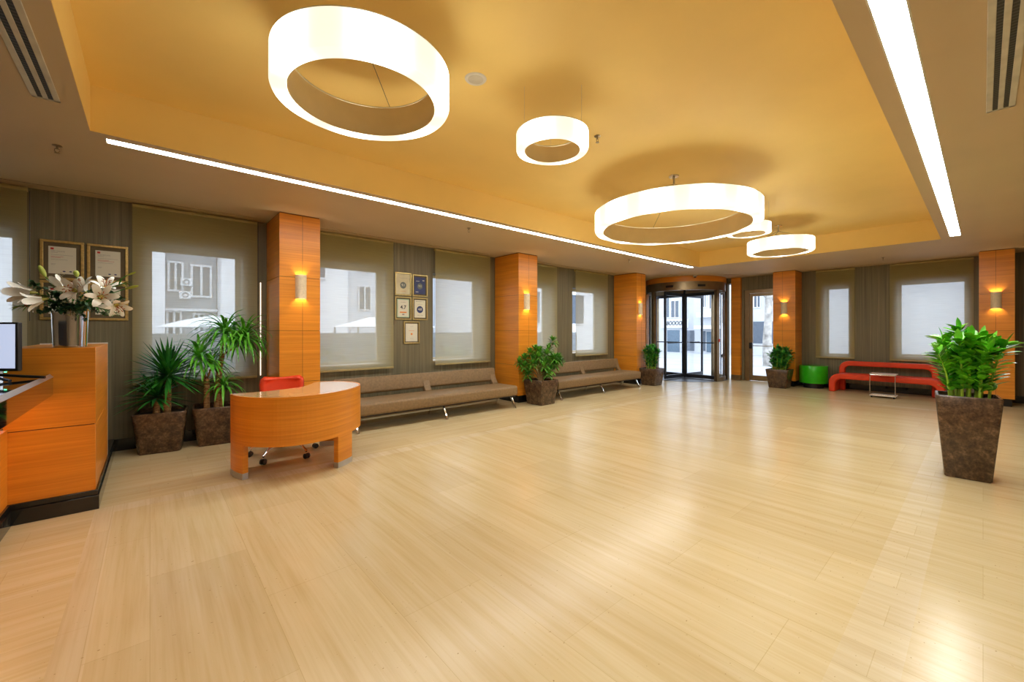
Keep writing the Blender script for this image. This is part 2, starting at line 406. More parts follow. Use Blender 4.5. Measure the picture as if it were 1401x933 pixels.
# windows: frame ring, glass, sill
def window_y(i, x0, x1, z0, z1, mull=None):
    r = thing('window_%d' % i, 'window %s' % i, 'window'); del r['category']; del r['label']; struct(r)
    y = YW+.25; f = MB(); t = .05
    f.box(x0, x1, y, y+.04, z0, z0+t); f.box(x0, x1, y, y+.04, z1-t, z1); f.box(x0, x0+t, y, y+.04, z0+t, z1-t); f.box(x1-t, x1, y, y+.04, z0+t, z1-t)
    if mull: f.box(mull-.025, mull+.025, y, y+.04, z0+t, z1-t)
    f.build('window_frame', M['pale'], r)
    g = MB(); g.quad([(x0+t, y+.018, z0+t), (x1-t, y+.018, z0+t), (x1-t, y+.018, z1-t), (x0+t, y+.018, z1-t)]); g.build('window_glass', M['glass'], r)
    s = MB(); s.box(x0, x1, YW-.0, y, z0, z0+.015); s.build('window_sill', M['pale'], r)
for i, (a, c, z0, z1) in enumerate(OPEN_L): window_y(i+1, a, c, z0, z1)
def window_x(i, y0, y1, z0, z1):
    r = thing('window_%d' % i, '', ''); del r['category']; del r['label']; struct(r)
    x = XW+.22; f = MB(); t = .04
    f.box(x, x+.04, y0, y1, z0, z0+t); f.box(x, x+.04, y0, y1, z1-t, z1); f.box(x, x+.04, y0, y0+t, z0+t, z1-t); f.box(x, x+.04, y1-t, y1, z0+t, z1-t)
    f.build('window_frame', M['pale'], r)
    g = MB(); g.quad([(x+.018, y0+t, z0+t), (x+.018, y1-t, z0+t), (x+.018, y1-t, z1-t), (x+.018, y0+t, z1-t)]); g.build('window_glass', M['glass'], r)
window_x(7, .21, 1.22, .80, 2.39); window_x(8, 2.055, 2.51, .76, 2.39)

# ------------------------------------------------------------------ wood clad columns
def column(name, x0, x1, y0, y1, label, face, sx, plinth_in=.03):
    """face: which side carries the vertical seam ('y' = towards -y, 'x' = towards -x)"""
    r = thing('wood_column', label, 'column', ((x0+x1)/2, (y0+y1)/2, 0), 0, 'orange wood columns'); cx, cy = (x0+x1)/2, (y0+y1)/2
    hx, hy = (x1-x0)/2, (y1-y0)/2
    zs = [.135, .71, 1.35, 2.02, H-.012]
    b = MB(); g = .005
    for z0, z1 in zip(zs, zs[1:]):
        b.box(-hx, hx, -hy, hy, z0+g/2, z1-g/2)
    b.build('panel', M['wood'], r)
    b = MB(); b.box(-hx+.008, hx-.008, -hy+.008, hy-.008, .14, H); b.build('core', M['wood_dark'], r)
    b = MB(); 
    if face == 'y':
        b.box(sx-cx-.002, sx-cx+.002, -hy-.0006, -hy+.002, .138, H-.014)
    else:
        b.box(-hx-.0006, -hx+.002, sx-cy-.002, sx-cy+.002, .138, H-.014)
    b.build('panel_seam', M['wood_dark'], r)
    b = MB(); b.box(-hx+plinth_in, hx-plinth_in, -hy+plinth_in, hy-plinth_in, 0, .14); b.build('plinth', M['marble'], r)
    return r
column('c', 1.19, 1.66, 5.67, YW-.02, 'wood clad column directly behind the curved desk', 'y', 1.45)
column('c', 5.16, 5.65, 5.70, YW-.02, 'wood clad column between the two brown sofas, behind a leafy pot', 'y', 5.42)
column('c', 9.18, 9.60, 5.73, YW-.02, 'wood clad column left of the revolving door', 'y', 9.40)
column('c', 11.64, XW-.02, 2.97, 3.44, 'wood clad column between glass side door and green drum', 'x', 3.24)
column('c', 11.45, XW-.02, -.37, .05, 'wood clad column at the right behind the tallest planter', 'x', -.15)
# narrow unclad pier between the two doors
r = thing('wood_pier', 'narrow orange wood pier between revolving door and side door', 'column')
b = MB(); b.box(12.11, 12.199, 4.36, 4.60, .14, H-.005); b.build('panel', M['wood'], r)
b = MB(); b.box(12.11, 12.199, 4.36, 4.60, 0, .14); b.build('plinth', M['bronze'], r)
b = MB(); b.box(11.20, 11.34, 6.66, 6.86, 0, H-.005); tag(b.build('door_jamb', M['wood']), 'dark wood jamb left of the revolving door', 'jamb')

# glowing bar stands in for a line of light between blind and first column
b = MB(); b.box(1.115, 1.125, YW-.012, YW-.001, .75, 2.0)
tag(b.build('slit_glow', M['slit']), 'thin vertical painted line of light on wall beside the column behind the desk', 'light')

# ------------------------------------------------------------------ roller blinds
def blind_y(x0, x1, z0, label, chain_x=None):
    y = 6.345
    r = thing('roller_blind', label, 'blind', ((x0+x1)/2, y, 0), 0, 'roller blinds'); hx = (x1-x0)/2
    b = MB(); b.quad([(-hx, 0, z0+.025), (hx, 0, z0+.025), (hx, 0, H-.05), (-hx, 0, H-.05)]); b.build('blind_fabric', M['fabric'], r)
    b = MB(); b.box(-hx, hx, -.008, .008, z0, z0+.028); b.build('hem_bar', M['hem'], r, bevel=.004)
    b = MB(); b.tube([(-hx, .028, H-.032), (hx, .028, H-.032)], .026, 14); b.build('roller_tube', M['hem'], r)
    if chain_x is not None:
        b = MB(); b.tube([(chain_x-(x0+x1)/2, .012, H-.05), (chain_x-(x0+x1)/2, .012, 1.45)], .003, 6)
        b.build('pull_chain', M['dark_alu'], r)
blind_y(-2.25, -.93, .73, 'roller blind at far left, partly hidden by monitor', -.915)
blind_y(-.15, 1.07, .73, 'roller blind behind the two tall cane plants', 1.082)
blind_y(1.75, 2.99, .74, 'roller blind right of the column behind the desk', 3.003)
blind_y(3.77, 5.00, .74, 'roller blind between small framed awards and the column with leafy pot', 3.755)
blind_y(5.69, 6.92, .74, 'narrowly visible roller blind just right of second column')
blind_y(7.56, 8.83, .74, 'roller blind nearest the revolving door on the window wall')
def blind_x(y0, y1, z0, label):
    x = 12.125
    r = thing('roller_blind', label, 'blind', (x, (y0+y1)/2, 0), 0, 'roller blinds'); hy = (y1-y0)/2
    b = MB(); b.quad([(0, -hy, z0+.025), (0, hy, z0+.025), (0, hy, H-.05), (0, -hy, H-.05)]); b.build('blind_fabric', M['fabric'], r)
    b = MB(); b.box(-.008, .008, -hy, hy, z0, z0+.028); b.build('hem_bar', M['hem'], r, bevel=.004)
    b = MB(); b.tube([(.028, -hy, H-.032), (.028, hy, H-.032)], .026, 14); b.build('roller_tube', M['hem'], r)
blind_x(1.94, 2.67, .70, 'narrow roller blind on the far wall near the green drum')
blind_x(.12, 1.34, .70, 'wide roller blind on the far wall above right half of red bench')

# ------------------------------------------------------------------ ceiling strip lights
def strip(x0, x1, y0, y1, label):
    r = thing('ceiling_strip_light', label, 'ceiling light', ((x0+x1)/2, (y0+y1)/2, H), 0, 'ceiling strip lights'); hx, hy = (x1-x0)/2, (y1-y0)/2
    b = MB(); t = .008
    b.box(-hx-t, hx+t, -hy-t, -hy, -.004, -.0005); b.box(-hx-t, hx+t, hy, hy+t, -.004, -.0005); b.box(-hx-t, -hx, -hy, hy, -.004, -.0005); b.box(hx, hx+t, -hy, hy, -.004, -.0005)
    b.build('trim_frame', M['pale'], r)
    n = int(round((x1-x0)/1.2)); L = (x1-x0)/n
    for k in range(n):
        b = MB(); b.box(-hx+k*L+.003, -hx+(k+1)*L-.003, -hy, hy, -.003, -.001); b.build('diffuser', M['strip'], r)
strip(-.25, 9.38, 4.385, 4.475, 'long thin glowing ceiling strip along the window side')
strip(-.25, 9.28, .225, .335, 'broad glowing ceiling strip at the right of the tray')

# ------------------------------------------------------------------ ring lamps
RM = {}
def ring_lamp(cx, cy, Ro, w_, zb, hh, bulbs, label, canopy):
    r = thing('ring_lamp', label, 'ceiling lamp', (cx, cy, zb), R(17), 'glowing ring lamps hanging in the tray')
    if bulbs not in RM: RM[bulbs] = ring_mat('ring_shade_%d' % bulbs, bulbs)
    n = 96
    b = MB(); c = .012
    b.lathe([(Ro-.002, hh), (Ro, hh-c), (Ro, c), (Ro-.004, .003), (Ro-c, 0), (Ro-w_, 0)], 0, 0, n, a0=0, a1=2*pi-1e-9) if False else None
    prof = [(Ro, hh), (Ro, c), (Ro-.004, .003), (Ro-c, 0), (Ro-w_, 0)]
    rows = [[b.bm.verts.new((q*cos(2*pi*i/n), q*sin(2*pi*i/n), z)) for i in range(n)] for q, z in prof]
    for A, B in zip(rows, rows[1:]):
        for i in range(n): b.bm.faces.new((A[i], A[(i+1)%n], B[(i+1)%n], B[i]))
    b.build('glowing_shade', RM[bulbs], r, smooth=True, solid=.003)
    b = MB(); b.ring(Ro-w_-.001, Ro-w_-.006, .0, hh, n=n); b.build('inner_band', M['band'], r, smooth=True)
    b = MB(); b.ring(Ro-.001, Ro-w_-.006, hh+.002, hh+.008, n=n); b.build('top_cover', M['pale'], r, smooth=True)
    if canopy is None:
        for k in range(3):
            an = 2*pi*k/3+.5; b = MB(); b.tube([((Ro-w_/2)*cos(an), (Ro-w_/2)*sin(an), hh+.006), ((Ro-w_/2)*cos(an), (Ro-w_/2)*sin(an), HC-zb-.0005)], .0009, 6); b.build('cable', M['alu'], r)
        return r
    a = -R(17); kx, ky = canopy[0]-cx, canopy[1]-cy; kx, ky = kx*cos(a)-ky*sin(a), kx*sin(a)+ky*cos(a); zt = HC-zb
    b = MB(); b.lathe([(.055, zt-.012), (.06, zt-.004), (.06, zt)], kx, ky, 28); b.build('ceiling_rose', M['chrome'], r, smooth=True)
    b = MB(); b.cyl(kx, ky, zt-.10, zt-.011, .012, 14); b.build('rod', M['alu'], r)
    for k in range(3):
        an = 2*pi*k/3+.5
        b = MB(); b.tube([(kx, ky, zt-.095), ((Ro-w_/2)*cos(an), (Ro-w_/2)*sin(an), hh+.006)], .0022, 6); b.build('cable', M['dark_alu'], r)
    b = MB(); b.box(Ro-.0005, Ro+.0022, -.002, .002, .012, hh)
    b.build('shade_seam', M['pale'], r)
    return r
ring_lamp(.96, 2.42, .493, .083, 2.70, .19, 6, 'large ring lamp nearest the camera', (.96, 2.42))
ring_lamp(2.31, 2.17, .272, .060, 2.72, .128, 4, 'small ring lamp between the nearest ring and the widest ring', None)
ring_lamp(4.75, 2.46, .93, .097, 2.577, .216, 12, 'widest ring lamp in the middle of the tray', (4.58, 2.37))
ring_lamp(6.38, 2.19, .272, .060, 2.72, .128, 4, 'small ring lamp half hidden behind the widest ring', None)
ring_lamp(7.92, 2.24, .478, .085, 2.66, .189, 6, 'ring lamp farthest away near the entrance', (8.1, 2.31))

# ------------------------------------------------------------------ sconces
def sconce_mesh():
    b = MB(); n = 20; ro, ri = .065, .057
    b.ring(ro, ri, 1.75, 2.05, n=n, a0=pi, a1=2*pi); return b
def sconce(x, y, rz, label):
    r = thing('wall_sconce', label, 'wall lamp', (x, y, 0), rz, 'stone half round wall sconces on the columns')
    sconce_mesh().build('shade', M['stone'], r, smooth=True)
    b = MB(); b.box(-.05, .05, -.004, 0, 1.78, 2.02); b.build('back_plate', M['stone'], r)
    b = MB(); b.box(-.012, .012, -.045, -.004, 1.885, 1.915); b.build('lamp_holder', M['alu'], r)
    for z, s in ((1.985, 1), (1.815, -1)):
        l = bpy.data.lights.new('sconce_light', 'POINT'); l.energy = SCONCE_W; l.color = (1, .82, .58); l.shadow_soft_size = .012
        o = bpy.data.objects.new('bulb_light', l); COL.objects.link(o); o.parent = r; o.location = (0, -.035, z)
sconce(1.43, 5.669, 0, 'stone sconce on the column behind the curved desk')
sconce(5.36, 5.699, 0, 'stone sconce on the column between the brown sofas')
sconce(9.33, 5.729, 0, 'stone sconce on the column left of the revolving door')
sconce(11.639, 3.20, -pi/2, 'stone sconce on the column beside the glass side door')
sconce(11.449, -.155, -pi/2, 'stone sconce on the rightmost column')

# ------------------------------------------------------------------ ceiling fittings
def slot_diffuser(loc, L, along, label):
    r = thing('air_grille', label, 'air vent', loc, 0 if along == 'x' else pi/2, 'long two slot air grilles')
    b = MB(); w2 = .062
    b.box(-L/2, L/2, -w2, -.034, -.010, -.0005); b.box(-L/2, L/2, -.012, .012, -.010, -.0005); b.box(-L/2, L/2, .034, w2, -.010, -.0005)
    b.box(-L/2, -L/2+.02, -w2, w2, -.010, -.0005); b.box(L/2-.02, L/2, -w2, w2, -.010, -.0005)
    b.build('grille_frame', M['grille'], r, bevel=.002)
    b = MB(); b.box(-L/2+.01, L/2-.01, -.05, .05, -.003, -.0005); b.build('backing', M['slot'], r)
    for y0 in (-.023, .023):
        b = MB(); b.box(-L/2+.02, L/2-.02, y0-.011, y0+.011, -.008, -.003); b.build('louvre_insert', M['louvre'], r)
slot_diffuser((3.15, -.075, H), 2.1, 'x', 'white two slot air grille right of the broad strip light')
slot_diffuser((-.49, 2.95, H), 1.86, 'y', 'white two slot air grille in the upper left ceiling')
def thin_slot(x0, y0, x1, y1, label):
    L = sqrt((x1-x0)**2+(y1-y0)**2); r = thing('ceiling_slot', label, 'air slot', ((x0+x1)/2, (y0+y1)/2, H), atan2(y1-y0, x1-x0), 'narrow dark ceiling slots')
    b = MB(); b.box(-L/2, L/2, -.012, .012, -.003, -.0005); b.build('gap', M['slot'], r)
    b = MB(); b.box(-L/2, L/2, .012, .022, -.006, -.0005); b.box(-L/2, L/2, -.022, -.012, -.006, -.0005); b.build('edge_rail', M['low'], r)
thin_slot(-3.2, 6.20, 1.02, 6.20, 'dark ceiling slot above the left blinds')
thin_slot(1.72, 6.20, 4.86, 6.20, 'dark ceiling slot above the long sofa beside the desk')
thin_slot(5.72, 6.20, 8.95, 6.20, 'dark ceiling slot above the farther brown sofa')
thin_slot(10.25, 5.48, 11.55, 4.07, 'short diagonal ceiling slot in front of the revolving door')
thin_slot(12.0, .08, 12.0, 2.8, 'dark ceiling slot above the red bench')
def sprinkler(x, y, z, label):
    r = thing('sprinkler_head', label, 'sprinkler', (x, y, z), 0, 'sprinkler heads')
    b = MB(); b.lathe([(.028, -.0005), (.030, -.004), (.012, -.008)], 0, 0, 20); b.build('escutcheon', M['bronze'], r, smooth=True)
    b = MB(); b.cyl(0, 0, -.03, -.006, .007, 10); b.tube([(-.012,0,-.028),(-.014,0,-.045),(0,0,-.058)], .0028, 6); b.tube([(.012,0,-.028),(.014,0,-.045),(0,0,-.058)], .0028, 6)
    b.tube([(-.013,0,-.028),(.013,0,-.028)], .003, 6); b.build('nozzle', M['bronze'], r)
    b = MB(); b.lathe([(.016, -.058), (.016, -.061)], 0, 0, 16); b.build('deflector', M['bronze'], r)
sprinkler(-.55, 4.81, H, 'sprinkler head at upper left near the certificates')
sprinkler(3.41, 4.82, H, 'sprinkler head above the long sofa')
sprinkler(7.38, 4.78, H, 'sprinkler head in front of the farther sofa')
sprinkler(10.95, 1.31, H, 'sprinkler head in front of the red bench')
sprinkler(3.11, 2.35, HC, 'sprinkler head in the yellow tray beside the small ring lamp')
r = thing('ceiling_speaker', 'round white speaker in the yellow tray between two ring lamps', 'speaker', (1.75, 2.39, HC))
b = MB(); b.lathe([(.055, -.006), (.072, -.007), (.078, -.0005)], 0, 0, 36); b.build('bezel', M['white'], r, smooth=True)
b = MB(); b.lathe([(.052, -.008), (.055, -.0062)], 0, 0, 36); b.build('mesh_cover', M['grille'], r, smooth=True)
r = thing('security_camera', 'small white dome camera on ceiling before the revolving door', 'camera', (10.75, 4.98, H))
b = MB(); b.lathe([(.05, -.0005), (.05, -.03), (.042, -.038)], 0, 0, 24); b.build('housing', M['white'], r, smooth=True)
b = MB(); b.lathe([(.036, -.038), (.030, -.058), (.015, -.070), (.001, -.073)], 0, 0, 24); b.build('dome', M['black'], r, smooth=True)

# ------------------------------------------------------------------ revolving door
DC = (11.64, 5.70); DR = 1.08
toc = atan2(-DC[1], -DC[0])                          # direction to the lobby
rd = thing('door_1', 'four wing revolving glass door in a bronze drum', 'door', (DC[0], DC[1], 0)); del rd['category']; struct(rd)
b = MB(); b.ring(DR, DR-.05, 2.665, H-.004); b.build('wood_header', M['wood'], rd, smooth=True)
b = MB(); b.ring(DR-.015, DR-.07, 2.44, 2.665); b.build('bronze_header', M['bronze'], rd, smooth=True)
b = MB(); b.lathe([(DR-.075, 2.60), (DR-.075, 2.63)], 0, 0, 64); b.build('drum_ceiling', M['alu'], rd)
b = MB(); b.lathe([(DR+.02, .0006), (DR+.02, .006)], 0, 0, 64); b.build('floor_ring', M['dark_alu'], rd)
JA = R(50)
for s in (1, -1):
    a0, a1 = (toc+JA, toc+pi-JA) if s > 0 else (toc+pi+JA, toc+2*pi-JA)
    b = MB(); b.lathe([(DR-.04, .10), (DR-.04, 2.44)], 0, 0, 24, a0=a0, a1=a1); b.build('curved_glass', M['glass'], rd, smooth=True)
    b = MB(); b.ring(DR-.02, DR-.06, .006, .10, n=24, a0=a0, a1=a1); b.build('bottom_rail', M['bronze'], rd, smooth=True)
    for a in (a0, a1):
        b = MB(); px, py = (DR-.04)*cos(a), (DR-.04)*sin(a); c, s2 = cos(a), sin(a)
        poly = [(px+u*c-v*s2, py+u*s2+v*c) for u, v in ((-.045,-.05),(.045,-.05),(.045,.05),(-.045,.05))]
        b.prism(poly, .006, 2.44); b.build('door_post', M['bronze'], rd, bevel=.004)
for k in range(4):
    a = toc + R(-31) + k*pi/2; c, s = cos(a), sin(a); Rw = DR-.10
    def rot(x0, x1, y0, y1, z0, z1, bb):
        bb.prism([(u*c-v*s, u*s+v*c) for u, v in ((x0,y0),(x1,y0),(x1,y1),(x0,y1))], z0, z1)
    b = MB(); rot(.03, Rw, -.02, .02, .02, .12, b); rot(.03, Rw, -.02, .02, 2.33, 2.42, b); rot(.03, .07, -.02, .02, .12, 2.33, b); rot(Rw-.055, Rw, -.022, .022, .12, 2.33, b)
    wg = b.build('wing', M['dark_alu'], rd)
    b = MB(); b.quad([(.07*c, .07*s, .12), ((Rw-.055)*c, (Rw-.055)*s, .12), ((Rw-.055)*c, (Rw-.055)*s, 2.33), (.07*c, .07*s, 2.33)]); b.build('wing_glass', M['glass'], wg)
    b = MB(); rot(.15, Rw-.1, .03, .05, 1.0, 1.03, b); b.build('push_bar', M['dark_alu'], wg)
b = MB(); b.cyl(0, 0, .006, 2.6, .03, 20); b.build('centre_shaft', M['dark_alu'], rd, smooth=True)
for da in (-.36, .40):
    a = toc+da; b = MB(); c, s = cos(a), sin(a); q = DR-.012
    b.prism([(q*c+u*c-v*s, q*s+u*s+v*c) for u, v in ((-.02,-.10),(.012,-.10),(.012,.10),(-.02,.10))], 2.52, 2.58)
    b.build('sensor', M['black'], rd, bevel=.004)
b = MB(); a = toc+JA+.03; b.cyl((DR+.01)*cos(a), (DR+.01)*sin(a), 1.05, 1.13, .02, 16); b.build('stop_button', M['inkred'], rd)

# side glass door
sd = thing('door_2', '', ''); del sd['category']; del sd['label']; struct(sd, 'glass side door in a bronze frame with push bar')
b = MB(); x = 12.24
b.box(x, x+.08, 4.19, 4.30, 0, 2.46); b.box(x, x+.08, 3.30, 3.40, 0, 2.46); b.box(x, x+.08, 3.40, 4.19, 2.36, 2.46); b.build('door_frame', M['bronze'], sd, bevel=.004)
b = MB(); b.box(x+.02, x+.06, 4.11, 4.185, .01, 2.355); b.box(x+.02, x+.06, 3.405, 3.48, .01, 2.355); b.box(x+.02, x+.06, 3.48, 4.11, .01, .15); b.box(x+.02, x+.06, 3.48, 4.11, 2.28, 2.355)
lf = b.build('door_leaf', M['bronze'], sd)
b = MB(); b.quad([(x+.04, 3.48, .15), (x+.04, 4.11, .15), (x+.04, 4.11, 2.28), (x+.04, 3.48, 2.28)]); b.build('door_glass', M['glass'], lf)
b = MB(); b.box(x-.05, x+.02, 4.10, 4.18, .87, 1.03); b.build('push_bar_case', M['black'], lf, bevel=.01)
b = MB(); b.tube([(x-.03, 4.10, .95), (x-.03, 3.45, .95)], .013, 12); b.build('push_bar', M['alu'], lf)
# sidelight between drum and pier
b = MB(); b.box(12.10, 12.25, 4.70, 4.82, 0, H-.15); struct(b.build('trim_1', M['bronze']))

# ------------------------------------------------------------------ reception counter
rc = thing('reception_counter', 'orange wood reception counter block with black marble plinth at left', 'counter', (-.31, 4.44, 0))
b = MB(); g = .005
b.box(-.45, 0, 0, 1.18, .145, .642); b.box(-.45, 0, 0, 1.18, .648, 1.225); b.build('body', M['wood'], rc, bevel=.0015, seg=1)
b = MB(); b.box(-.44, -.006, .006, 1.17, .14, 1.2); b.build('core', M['wood_dark'], rc)
b = MB(); b.box(-.47, .02, -.02, 1.95, 0, .105); b.box(-.46, .012, -.012, 1.94, .11, .145); b.build('plinth', M['marble'], rc, bevel=.002, seg=1)
b = MB(); b.box(-.44, 0, 1.185, 1.21, .145, 1.235); b.build('end_trim', M['pale'], rc)
# front run of the desk towards the camera, with black glass worktop
fd = thing('reception_desk', 'reception desk run with black glass worktop at the left edge', 'desk', (-.74, 4.44, 0))
b = MB(); b.box(-.25, 0, -6.4, -.001, .145, .665); b.box(-.28, -.03, -6.4, -.001, .67, .86); b.build('front_panel', M['wood'], fd, bevel=.0015, seg=1)
b = MB(); b.box(-.25, .02, -6.4, -.025, 0, .105); b.box(-.25, .012, -6.4, -.02, .11, .145); b.build('plinth', M['marble'], fd)
b = MB(); b.extr([(-.75, .865), (.19, .865), (.213, .885), (.213, 1.012), (.195, 1.035), (-.75, 1.035)], -6.4, -.003, 'y'); b.build('worktop', M['blackgloss'], fd, bevel=.003)
b = MB(); b.extr([(.2135, 1.013), (.2155, 1.016), (.1965, 1.038), (.1945, 1.0355)], -6.4, -.003, 'y'); b.build('edge_strip', M['alu'], fd)
b = MB(); b.box(.03, .05, -6.3, -.03, .855, .863); b.build('under_light', M['glow'], fd)

# monitor
mo = thing('monitor', 'black framed monitor with glowing pale blue screen on the reception desk', 'monitor', (-.824, 4.178, 1.0355), R(-41.24))
# local x runs to the camera's right, local -y faces the camera
b = MB(); b.box(-.30, .26, 0, .03, .06, .368); b.build('casing', M['black'], mo, bevel=.006)
b = MB(); b.box(-.288, .247, -.002, .0, .078, .356); b.build('screen', M['screen'], mo)
b = MB(); b.box(.03, .09, -.001, .01, .0, .0) if False else None
b.tube([(.02, .015, .05), (.10, -.01, .03), (.30, -.07, .008)], .009, 8); b.tube([(.02, .015, .05), (.10, .05, .03), (.30, .12, .008)], .009, 8)
b.tube([(-.06, .015, .05), (-.14, -.01, .03), (-.30, -.07, .008)], .009, 8); b.build('stand', M['black'], mo, smooth=True)
b = MB(); b.box(.18, .195, -.003, 0, .052, .058); b.build('power_light', M['led'], mo)

# ------------------------------------------------------------------ curved desk
dk = thing('curved_desk', 'crescent shaped orange wood desk with steel feet', 'desk', (1.17, 4.70, 0))
def rel(p): return (p[0]-1.17, p[1]-4.70)
def catmull(P, n=8):
    out = []
    for i in range(len(P)-1):
        p0, p1, p2, p3 = P[max(i-1,0)], P[i], P[i+1], P[min(i+2,len(P)-1)]
        for k in range(n):
            t = k/n
            out.append(tuple(.5*((2*p1[j])+(-p0[j]+p2[j])*t+(2*p0[j]-5*p1[j]+4*p2[j]-p3[j])*t*t+(-p0[j]+3*p1[j]-3*p2[j]+p3[j])*t**3) for j in range(len(p1))))
    out.append(P[-1]); return out
outer = catmull([rel(p) for p in ((.568,4.70),(.59,4.52),(.66,4.34),(.76,4.22),(.88,4.13),(1.08,4.08),(1.29,4.125),(1.45,4.21),(1.60,4.33),(1.73,4.50),(1.79,4.68),(1.78,4.86),(1.70,5.03),(1.60,5.12),(1.50,5.155))], 5)
inner = catmull([rel(p) for p in ((1.44,5.13),(1.37,4.99),(1.26,4.84),(1.10,4.74),(.92,4.69),(.75,4.68),(.60,4.705))], 5)
poly = outer + inner
b = MB(); b.prism(poly, .722, .752); b.build('top', M['slab'], dk)
def band(path, th, z0, z1, b):
    n = len(path); inn = []
    for i, p in enumerate(path):
        a = path[max(i-1,0)]; c = path[min(i+1,n-1)]; dx, dy = c[0]-a[0], c[1]-a[1]; l = sqrt(dx*dx+dy*dy)
        inn.append((p[0]-dy/l*th, p[1]+dx/l*th))
    b.prism(list(path)+inn[::-1], z0, z1)
out_apron = [(x*1.002, y*1.002) for x, y in outer[1:]]
b = MB(); band(out_apron, .02, .312, .7535, b); b.build('apron', M['wood'], dk)
b = MB(); band([(x, y) for x, y in inner], -.0, .5, .72, b) if False else None
b.prism([(x*.985, y*.985) for x, y in outer[3:-3]] + [(x, y-.02) for x, y in inner[2:-2]], .60, .72); b.build('drawer_box', M['wood'], dk)
def near(px, py): return min(range(len(outer)), key=lambda i: (outer[i][0]-rel((px,py))[0])**2+(outer[i][1]-rel((px,py))[1])**2)
for (p, q) in (((.57,4.66),(.63,4.42)), ((1.37,4.17),(1.58,4.31)), ((1.70,5.03),(1.50,5.155))):
    i, j = near(*p), near(*q)
    if j <= i: j = i+2
    seg = [(x*.999, y*.999) for x, y in outer[i:j+1]]
    b = MB(); band(seg, .05, .055, .313, b); lg = b.build('leg', M['wood'], dk)
    b = MB(); band([(x*1.002, y*1.002) for x, y in seg], .052, 0, .056, b); b.build('steel_foot', M['alu'], lg)

# red office chair behind the desk
ch = thing('office_chair', 'red swivel chair on chrome castor base behind the curved desk', 'chair', (1.10, 5.02, 0), R(-8))
b = MB()
n = 14; rows = []
for j, (z, dy, hw) in enumerate([(.50,.245,.17), (.56,.262,.195), (.66,.28,.21), (.75,.29,.215), (.80,.292,.205), (.815,.29,.17)]):
    rows.append([(hw*(-1+2*i/n), dy - .05*(1-(-1+2*i/n)**2)*-1 - .05, z) for i in range(n+1)])
vv = [[b.bm.verts.new(p) for p in r_] for r_ in rows]
for A, B in zip(vv, vv[1:]):
    for i in range(n): b.bm.faces.new((A[i], A[i+1], B[i+1], B[i]))
b.build('backrest', M['red'], ch, smooth=True, solid=.055)
b = MB(); b.box(-.22, .22, -.20, .22, .43, .51); b.build('seat', M['redseat'], ch, bevel=.035, seg=4)
b = MB(); b.tube([(0, .18, .44), (0, .27, .46), (0, .30, .56)], .02, 10); b.build('back_bracket', M['dark_alu'], ch)
b = MB(); b.cyl(0, 0, .10, .43, .024, 16); b.build('gas_column', M['chrome'], ch, smooth=True)
for k in range(5):
    a = R(88) + 2*pi*k/5; c, s = cos(a), sin(a)
    b = MB(); b.tube([(0,0,.14), (.12*c,.12*s,.155), (.26*c,.26*s,.13), (.335*c,.335*s,.075)], [.024,.02,.016,.013], 10); sp = b.build('base_arm', M['chrome'], ch, smooth=True)
    b = MB()
    for o in (-.014, .014):
        cx_, cy_ = .335*c - s*o, .335*s + c*o
        pts = [(cx_-s*(-.009), cy_+c*(-.009), .028), (cx_-s*.009, cy_+c*.009, .028)]
        b.tube(pts, .0275, 16)
    b.build('castor', M['black'], sp, smooth=True)

# ------------------------------------------------------------------ brown sofas
def sofa(loc, label):
    r = thing('bench_sofa', label, 'sofa', loc, 0, 'brown bench sofas')
    L = 2.90; h2 = L/2      # local x along wall, y 0 = front edge of the seat
    def rr(y0, y1, z0, z1, rad=.03, n=4):
        out = []
        for (cy, cz, a) in ((y1-rad, z0+rad, -90), (y1-rad, z1-rad, 0), (y0+rad, z1-rad, 90), (y0+rad, z0+rad, 180)):
            for k in range(n+1):
                t = R(a+90*k/n); out.append((cy+rad*cos(t), cz+rad*sin(t)))
        return out
    b = MB(); b.extr(rr(0, .56, .215, .385, .04), -h2, h2); b.build('seat', M['sofa'], r, bevel=.012)
    b = MB(); b.box(-h2+.03, h2-.03, .03, .53, .20, .216); b.build('seat_base', M['sofa_pipe'], r)
    a = R(14); prof = [(.60+ (u*cos(a) + v*sin(a)), .43 + (-u*sin(a)+v*cos(a))) for u, v in rr(0, .09, 0, .245, .035)]
    b = MB(); b.extr(prof, -h2, h2); b.build('backrest', M['sofa'], r, bevel=.012)
    for x in (-h2+.06, 0, h2-.06):
        b = MB(); q = [(.55,.30), (.61,.30), (.70,.60), (.655,.62), (.60,.46), (.545,.39)]
        b.extr(q, x-.06, x+.06); b.build('back_support', M['sofa'], r, bevel=.01)
    b = MB(); b.tube([(-h2+.08, .30, .185), (h2-.08, .30, .185)], .016, 10); b.build('under_rail', M['alu'], r)
    for x in (-h2+.09, 0, h2-.06):
        b = MB(); b.extr([(.10,.205), (.135,.205), (.03,.004), (.03,0), (-.02,0), (-.02,.006)], x-.013, x+.013); b.build('leg', M['chrome'], r, bevel=.002)
        b = MB(); b.extr([(.40,.205), (.435,.205), (.56,.006), (.56,0), (.50,0)], x-.013, x+.013); b.build('leg', M['chrome'], r, bevel=.002)
    return r
s1 = sofa((3.40, 5.38, 0), 'long brown bench sofa beside the curved desk, below small framed awards')
s2 = dup(s1, (7.36, 5.38, 0), None, 'long brown bench sofa nearer the revolving door')

